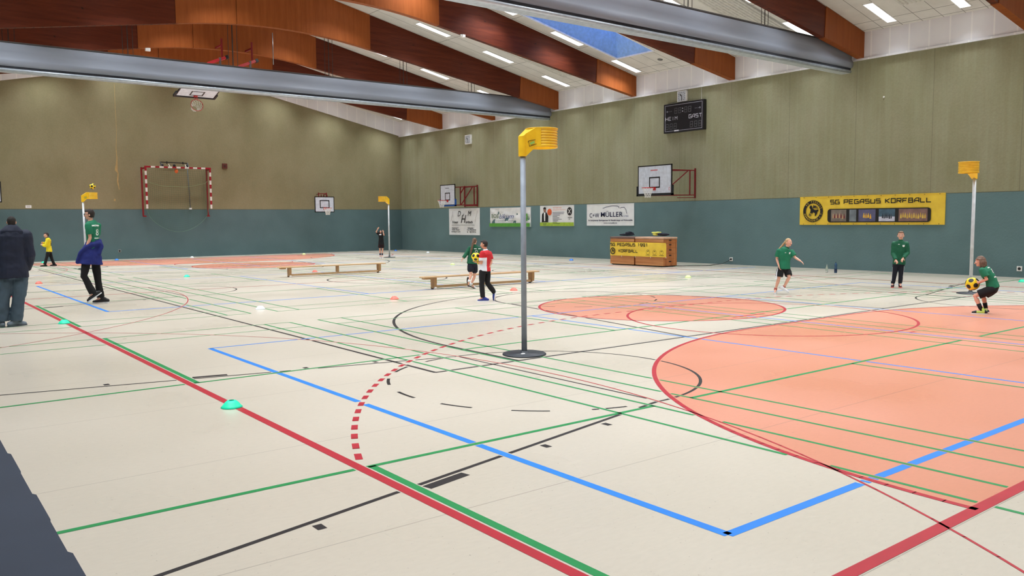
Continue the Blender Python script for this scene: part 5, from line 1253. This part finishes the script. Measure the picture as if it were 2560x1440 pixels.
# 1 man at the left edge, seen from behind
JK = mat('jacket_navy', (22, 30, 54), .75, bump=.25, scale=5); JEAN = mat('jeans_blue', (70, 88, 104), .85, var=.14, scale=4, bump=.2)
t, J, out, hd = person('man', 'man in a navy hooded jacket and jeans at the left edge, seen from behind', SKIN['warm'], 1.06, (-.05, 1, .0), bulk=1.14,
    hair=dict(m=mat('hair_near_black', (34, 28, 26), .8), style='short', vol=.98, low=-.07), top=dict(name='jacket', m=JK, sleeve='long', grow=.045, drop=.10, fold=.012, flare=1.0),
    bottom=dict(name='jeans', m=JEAN, to='long', grow=.018, wide=1.2, cuff=.062, fold=.010), shoes=dict(m=mat('shoe_grey_knit', (120, 134, 150), .7), sole=mat('sole_grey', (90, 98, 110), .6), ground={}))
bm = bm_new(); n_ = J['neck']; torso_loft(bm, [(n_+V3((-.0, -.02, -.12)), (1, 0, 0), .19, .12), (n_+V3((0, -.03, -.05)), (1, 0, 0), .17, .125), (n_+V3((0, -.02, .005)), (1, 0, 0), .12, .10), (n_+V3((0, -.01, .03)), (1, 0, 0), .09, .085)])
add_ball(bm, n_+V3((0, -.085, -.10)), (.15, .06, .075)); remesh(obj('hood', bm, JK, out['top']), .011, 3, .010, 6)
for s in (-1, 1): patch('back_pocket', [(-.06, -.06), (.06, -.06), (.06, .05), (-.06, .05)], mat('jeans_pocket', (60, 76, 92), .85, var=.14, scale=4), out['bottom'], J['pel']+V3((s*.085, 0, -.11)), (0, -1, 0))
# 2 teenager with the blue jacket round his waist
t, J, out, hd = person('teen', 'tall teenager in green jersey with a blue jacket tied round his waist, walking left', SKIN['fair'], 1.08, (-1, .12, -.05), side=(.35, .94, 0), bulk=.86,
    hair=dict(m=mat('hair_dark_brown', (40, 32, 30), .8), style='short', vol=1.08, low=-.075), top=dict(name='jersey', m=GREEN, sleeve='short', grow=.022, drop=.02, fold=.008),
    bottom=dict(name='trousers', m=BLKC, to='long', grow=.012, wide=1.12, cuff=.066, fold=.008), shoes=dict(m=BS, sole=WS, tip={'A': (-.80, 0, -.55)}, ground={'A': 0}))
BLUEJ = mat('jacket_royal_blue', (20, 34, 112), .8, bump=.25, scale=6)
bm = bm_new(); p_ = J['pel']; w_ = J['waist']
torso_loft(bm, [(p_+V3((-.02, 0, -.16)), (1, .3, 0), .25, .20), (p_+V3((-.01, 0, -.02)), (1, .3, 0), .225, .19), (p_+V3((0.01, 0, .14)), (1, .3, 0), .19, .17), (w_+V3((.01, 0, -.06)), (1, .3, 0), .165, .15), (w_+V3((.0, 0, .02)), (1, .3, 0), .14, .13)])
chain(bm, [w_+V3((.13, -.02, .02)), w_+V3((.15, -.08, -.1)), p_+V3((.16, -.1, .09))], [.04, .055, .06], 10); chain(bm, [w_+V3((.12, -.1, -.05)), w_+V3((.0, -.16, -.06)), w_+V3((-.12, -.13, -.11)), p_+V3((-.2, -.10, .08)), p_+V3((-.26, -.06, -.10))], [.05, .052, .052, .05, .05], 10)
remesh(obj('tied_jacket', bm, BLUEJ, t), .011, 3, .018, 6)
sa = obj('glasses', (lambda b: (add_tube(b, [hd[0]+hd[3]*.076*hd[4]*s+hd[1]*.0*hd[4]+hd[2]*.012*hd[4] if False else hd[0]-hd[3]*.080*hd[4]-hd[1]*.02*hd[4]+hd[2]*.01, hd[0]-hd[3]*.070*hd[4]+hd[1]*.095*hd[4]+hd[2]*.012], .004, 6) for s in (1,)) and 0 or b)(bm_new()), BLACK, t) if False else None
bm = bm_new(); hc, fc, up_, ea, hs_ = hd
for s in (-1, 1):
    add_tube(bm, [hc+ea*s*.082*hs_-fc*.01*hs_+up_*.010, hc+ea*s*.066*hs_+fc*.100*hs_+up_*.010], .004, 6)
    c = hc+ea*s*.034*hs_+fc*.104*hs_+up_*.004; add_tube(bm, [c+ea*.026*math.cos(2*PI*k/12)+up_*.020*math.sin(2*PI*k/12) for k in range(13)], .003, 6)
add_tube(bm, [hc+ea*.01+fc*.107*hs_+up_*.006, hc-ea*.01+fc*.107*hs_+up_*.006], .003, 6); obj('glasses', bm, BLACK, t)
BK = (.55, -.83, 0); c0 = lerp(J['waist'], J['chest'], .62)
decal(text_mesh('jersey_print', '8', .20, WHITE), out['top'], c0+V3((.03, 0, -.02)), BK); 
patch('jersey_band', [(-.12, -.012), (.12, -.016), (.12, .012), (.0, .022), (-.12, .014)], WHITE, out['top'], c0+V3((.02, 0, .13)), BK); patch('jersey_band', [(-.07, -.01), (.07, -.01), (.07, .01), (-.07, .01)], WHITE, out['top'], c0+V3((.02, 0, -.14)), BK)
# 3 boy in yellow by the back wall
YL = mat('shirt_yellow', (232, 212, 30), .7, bump=.15)
t, J, out, hd = person('yel', 'distant boy in a yellow top and black trousers walking left near the back wall', SKIN['fair'], .80, (-1, -.25, -.05), side=(.15, .99, 0), bulk=.98,
    hair=dict(m=mat('hair_dark_brown', (40, 32, 30), .8), style='short', vol=1.02, low=-.06), top=dict(name='shirt', m=[YL, BLKC], sleeve='long', grow=.018, drop=.06, fold=.008, collar=BLKC),
    bottom=dict(name='trousers', m=BLKC, to='long', grow=.010, wide=1.05, cuff=.058), shoes=dict(m=BS, sole=SOLEB))
patch('side_panel', [(-.03, -.13), (.03, -.13), (.02, .14), (-.02, .14)], BLKC, out['top'], lerp(J['waist'], J['chest'], .6)+V3((.07, 0, 0)), (.35, -.94, 0)); patch('trouser_badge', [(-.015, -.01), (.015, -.01), (0, .02)], WHITE, out['bottom'], J['hipA']+V3((0, 0, .04)), (0, -1, 0))
# 4 girl in black reaching up at the far post
t, J, out, hd = person('blk', 'distant girl in black with raised arms beside the far right korf post', SKIN['fair'], .80, (-.1, -1, .25), bulk=.92, headr=1.0,
    hair=dict(m=mat('hair_dark_brown', (40, 32, 30), .8), style='bob', vol=1.03, low=-.13), top=dict(name='shirt', m=BLKC, sleeve='short', grow=.020, drop=.08, fold=.006),
    bottom=dict(name='shorts', m=mat('cloth_dark_maroon', (34, 12, 18), .9), to='short', frac=.62, grow=.018, wide=1.25), hands={'A': dict(d=(.5, -.2, .8), n=(0, 1, .2), curl=.3), 'B': dict(d=(-.2, -.3, .9), n=(0, 1, .3), curl=.4, thumb=-1)},
    shoes=dict(m=WS, sole=WS, sock=mat('sock_navy', (16, 24, 60), .9), sockh=.30, sockr=.05))
patch('chest_panel', [(-.05, -.02), (.05, -.02), (.05, .02), (-.05, .02)], WHITE, out['top'], lerp(J['chest'], J['neck'], .35)+V3((-.03, 0, 0)), (0, -1, 0))
# 5 girl in green running away between bench and boy
HB = mat('hair_mid_brown', (104, 80, 64), .75, var=.15, scale=30)
t, J, out, hd = person('girl', 'girl in a long-sleeved green top and black shorts with a plait, seen from behind', SKIN['fair'], .78, (.45, 1, -.1), side=(.94, .2, -.05), bulk=.92,
    hair=dict(m=HB, style='braid', vol=1.04, low=-.09, tail=[(.02, -.09, 1.23), (.0, -.12, 1.16), (-.02, -.13, 1.07), (-.04, -.13, .98), (-.055, -.13, .90)], tr=.030), top=dict(name='training_top', m=GREEND, sleeve='long', grow=.020, drop=.02, fold=.008, collar=GREEND),
    bottom=dict(name='shorts', m=NAVYT, to='short', frac=.55, grow=.016, wide=1.2), shoes=dict(m=WS, sole=SOLEB, sock=WS, sockh=.18, tip={'A': (.05, .25, -.95), 'B': (.85, .3, -.42)}, ground={'A': 0, 'B': 0}))
c0 = lerp(J['waist'], J['chest'], .75)
patch('back_print', [(-.09, -.008), (.09, -.012), (.09, .008), (-.09, .012)], WHITE, out['top'], c0+V3((.08, 0, .07)), (.1, -1, 0)); decal(text_mesh('back_print', 'O', .09, WHITE), out['top'], c0+V3((.05, 0, -.0)), (.1, -1, 0)); patch('back_print', [(-.06, -.01), (.06, -.01), (.06, .01), (-.06, .01)], WHITE, out['top'], c0+V3((.02, 0, -.10)), (.1, -1, 0))
# 6 boy in red and white with a ball
RDJ = mat('jersey_red', (200, 26, 42), .75, bump=.12); WHJ = mat('jersey_white', (224, 226, 236), .75, bump=.12)
_, _, JR = PEOPLE['red']
t, J, out, hd = person('red', 'boy in red and white jersey carrying a ball before the nearer bench', SKIN['warm'], .80, (-1, .28, -.08), side=(.62, .78, 0), bulk=.94,
    hair=dict(m=mat('hair_black_brown', (44, 36, 34), .8, var=.15, scale=30), style='short', vol=1.07, low=-.07), top=dict(name='jersey', m=[RDJ, WHJ], sleeve='short', grow=.020, drop=.03, fold=.007, collar=WHJ, fn=two_tone(lambda c: c.y < .02 and c.x+c.y*.5 < .062 and c.z < .95 and c.x > -.06)),
    bottom=dict(name='trousers', m=BLKC, to='long', grow=.012, wide=1.05, cuff=.052, fold=.006), hands={'A': dict(d=(-.95, .12, .15), n=(0, -.2, -1), curl=.25), 'B': dict(d=(-.3, 0, -1), n=(1, 0, 0), curl=.6)},
    shoes=dict(m=mat('shoe_blue', (30, 48, 130), .55), sole=WS, tip={'B': (-.12, -.05, -.98)}, ground={'B': 0}))
bm = bm_new()
wl = J['wrA']+(J['elA']-J['wrA']).normalized()*.02; add_tube(bm, [wl, wl+(J['elA']-J['wrA']).normalized()*.022], .036, 14); obj('wristband', bm, mat('band_yellow', (230, 200, 60), .6), t)
ph = -PEOPLE['red'][1]; L0_ = Matrix.Translation(PEOPLE['red'][0]) @ Matrix.Rotation(PEOPLE['red'][1], 4, 'Z')
make_ball(L0_ @ V3((-.120, -.04, .965)), .098, 'yellow and black ball carried by the boy in the red jersey', (.2, .9, .4))
# 7 girl with ponytail reaching out
HBL = mat('hair_blond', (190, 160, 120), .7, var=.15, scale=30)
t, J, out, hd = person('pony', 'blonde girl in green shirt and black shorts reaching out her arm, white shoes', SKIN['fair'], .78, (.85, -.62, -.03), side=(.85, .5, 0), bulk=.94,
    hair=dict(m=HBL, style='pony', vol=1.02, line=.055, low=-.06, tail=[(.17, .02, 1.20), (.145, .03, 1.15), (.11, .04, 1.10), (.075, .05, 1.055), (.05, .05, 1.03)], tr=.026), top=dict(name='polo_shirt', m=GREEN, sleeve='short', grow=.022, drop=.03, fold=.008, collar=GREEND),
    bottom=dict(name='shorts', m=[BLKC, WHJ], to='short', frac=.78, grow=.018, wide=1.2), hands={'A': dict(d=(.25, -.3, -1), n=(-1, .2, 0), curl=.5), 'B': dict(d=(.7, -.3, -.55), n=(.3, .1, 1), curl=.4, thumb=-1)},
    shoes=dict(m=WS, sole=WS, sock=mat('sock_red', (176, 56, 56), .8), sockh=.12, tip={'B': (.7, -.15, -.35)}, ground={'B': 0}))
patch('shorts_stripe', [(-.015, -.14), (.015, -.14), (.018, .10), (-.012, .10)], WHJ, out['bottom'], J['hipA']+V3((-.05, 0, -.06)), (-.4, -.9, 0))
patch('chest_badge', [(-.018, -.02), (.0, -.026), (.018, -.01), (.022, .022), (-.018, .016)], WHITE, out['top'], lerp(J['chest'], J['waist'], .12)+V3((.07, 0, 0)), (.45, -.9, 0)); patch('chest_badge', [(-.018, -.005), (.018, -.005), (.014, .006), (-.014, .006)], WHITE, out['top'], lerp(J['chest'], J['waist'], .12)+V3((-.03, 0, .01)), (.3, -.95, 0))
# 8 boy in green tracksuit top facing the camera
t, J, out, hd = person('boy', 'boy in a green tracksuit top and dark trousers facing the camera below the yellow banner', SKIN['fair'], .82, (.02, -1, .03), bulk=.95,
    hair=dict(m=mat('hair_light_brown', (116, 94, 76), .75, var=.15, scale=30), style='short', vol=1.04, low=-.05, line=.062), top=dict(name='tracksuit_top', m=GREEND, sleeve='long', grow=.022, drop=.07, fold=.008, collar=GREEND),
    bottom=dict(name='trousers', m=NAVYT, to='long', grow=.010, wide=1.0, cuff=.048, fold=.005), hands={'A': dict(d=(.35, -.45, -.6), n=(0, -.6, 1), curl=1.0), 'B': dict(d=(-.3, -.45, -.6), n=(0, -.6, 1), curl=1.0, thumb=-1)},
    shoes=dict(m=mat('shoe_black_red', (52, 34, 42), .6), sole=mat('sole_coral', (232, 84, 72), .5)))
patch('chest_badge', [(-.022, -.02), (.0, -.028), (.022, -.018), (.026, .022), (-.026, .022)], WHITE, out['top'], J['chest']+V3((.075, 0, -.02)), (0, -1, 0)); patch('chest_badge', [(-.02, -.006), (.02, -.006), (.016, .007), (-.016, .007)], WHITE, out['top'], J['chest']+V3((-.03, 0, .02)), (0, -1, 0))
for s in (-1, 1): patch('shoulder_piping', [(-.03, -.005), (.03, -.005), (.03, .006), (-.03, .006)], mat('piping_mint', (120, 190, 150), .7), out['top'], J['sh'+('A' if s < 0 else 'B')]+V3((s*.0, 0, .03)), (0, -.7, .7)); patch('trouser_stripe', [(-.006, -.22), (.006, -.22), (.006, .22), (-.006, .22)], WHJ, out['bottom'], lerp(J['hip'+('A' if s < 0 else 'B')], J['kn'+('A' if s < 0 else 'B')], .9)+V3((s*.045, 0, 0)), (s*.75, -.66, 0))
# 9 child crouching with a ball
HK = mat('hair_bob_brown', (112, 88, 74), .75, var=.2, scale=30)
t, J, out, hd = person('kid', 'crouching child in green shirt and black shorts holding a ball at the right', SKIN['fair'], .80, (-1, .05, -.12), side=(.1, .99, 0), bulk=.92,
    hair=dict(m=HK, style='bob', vol=1.05, line=.03, low=-.14), top=dict(name='shirt', m=GREEN, sleeve='short', grow=.020, drop=.02, fold=.007),
    bottom=dict(name='shorts', m=BLKC, to='short', frac=.80, grow=.018, wide=1.15), hands={'A': dict(d=(-.9, .1, -.35), n=(.1, -.9, .1), curl=.35), 'B': dict(d=(-.9, -.1, -.3), n=(.1, .9, .1), curl=.35, thumb=-1)},
    shoes=dict(m=[mat('shoe_lime', (196, 226, 110), .6)], sole=WS, sock=BLKC, sockh=.42, sockr=.048, ground={'B': 0}, tip={'B': (.45, -.75, 0)}))
for p_, s_ in (((.0, .10), '8'),): 
    c0 = lerp(J['waist'], J['chest'], .65); sp = (J['chest']-J['waist']).normalized()
    decal(text_mesh('back_print', s_, .12, WHITE), out['top'], c0, (.6, -.45, .65), sp)
patch('back_print', [(-.06, -.008), (.06, -.008), (.06, .008), (-.06, .008)], WHITE, out['top'], c0+sp*.09, (.6, -.45, .65), sp); patch('back_print', [(-.05, -.01), (.05, -.01), (.05, .01), (-.05, .01)], WHITE, out['top'], c0-sp*.11, (.6, -.45, .65), sp)
for s_ in [o for o in t.children if o.name.startswith('shoe')]:
    s_.data.materials.append(BS)
    zs = [v.co.x for v in s_.data.vertices]; a, b_ = min(zs), max(zs)
    for p in s_.data.polygons:
        u = (p.center.x-a)/(b_-a)
        if u < .30 or u > .80: p.material_index = 1
LK = Matrix.Translation(PEOPLE['kid'][0]) @ Matrix.Rotation(PEOPLE['kid'][1], 4, 'Z')
make_ball(LK @ V3((-.155, .0, .530)), .118, 'yellow and black ball held by the crouching child', (.6, .3, 1.2), ((240, 186, 50), (44, 32, 62)))
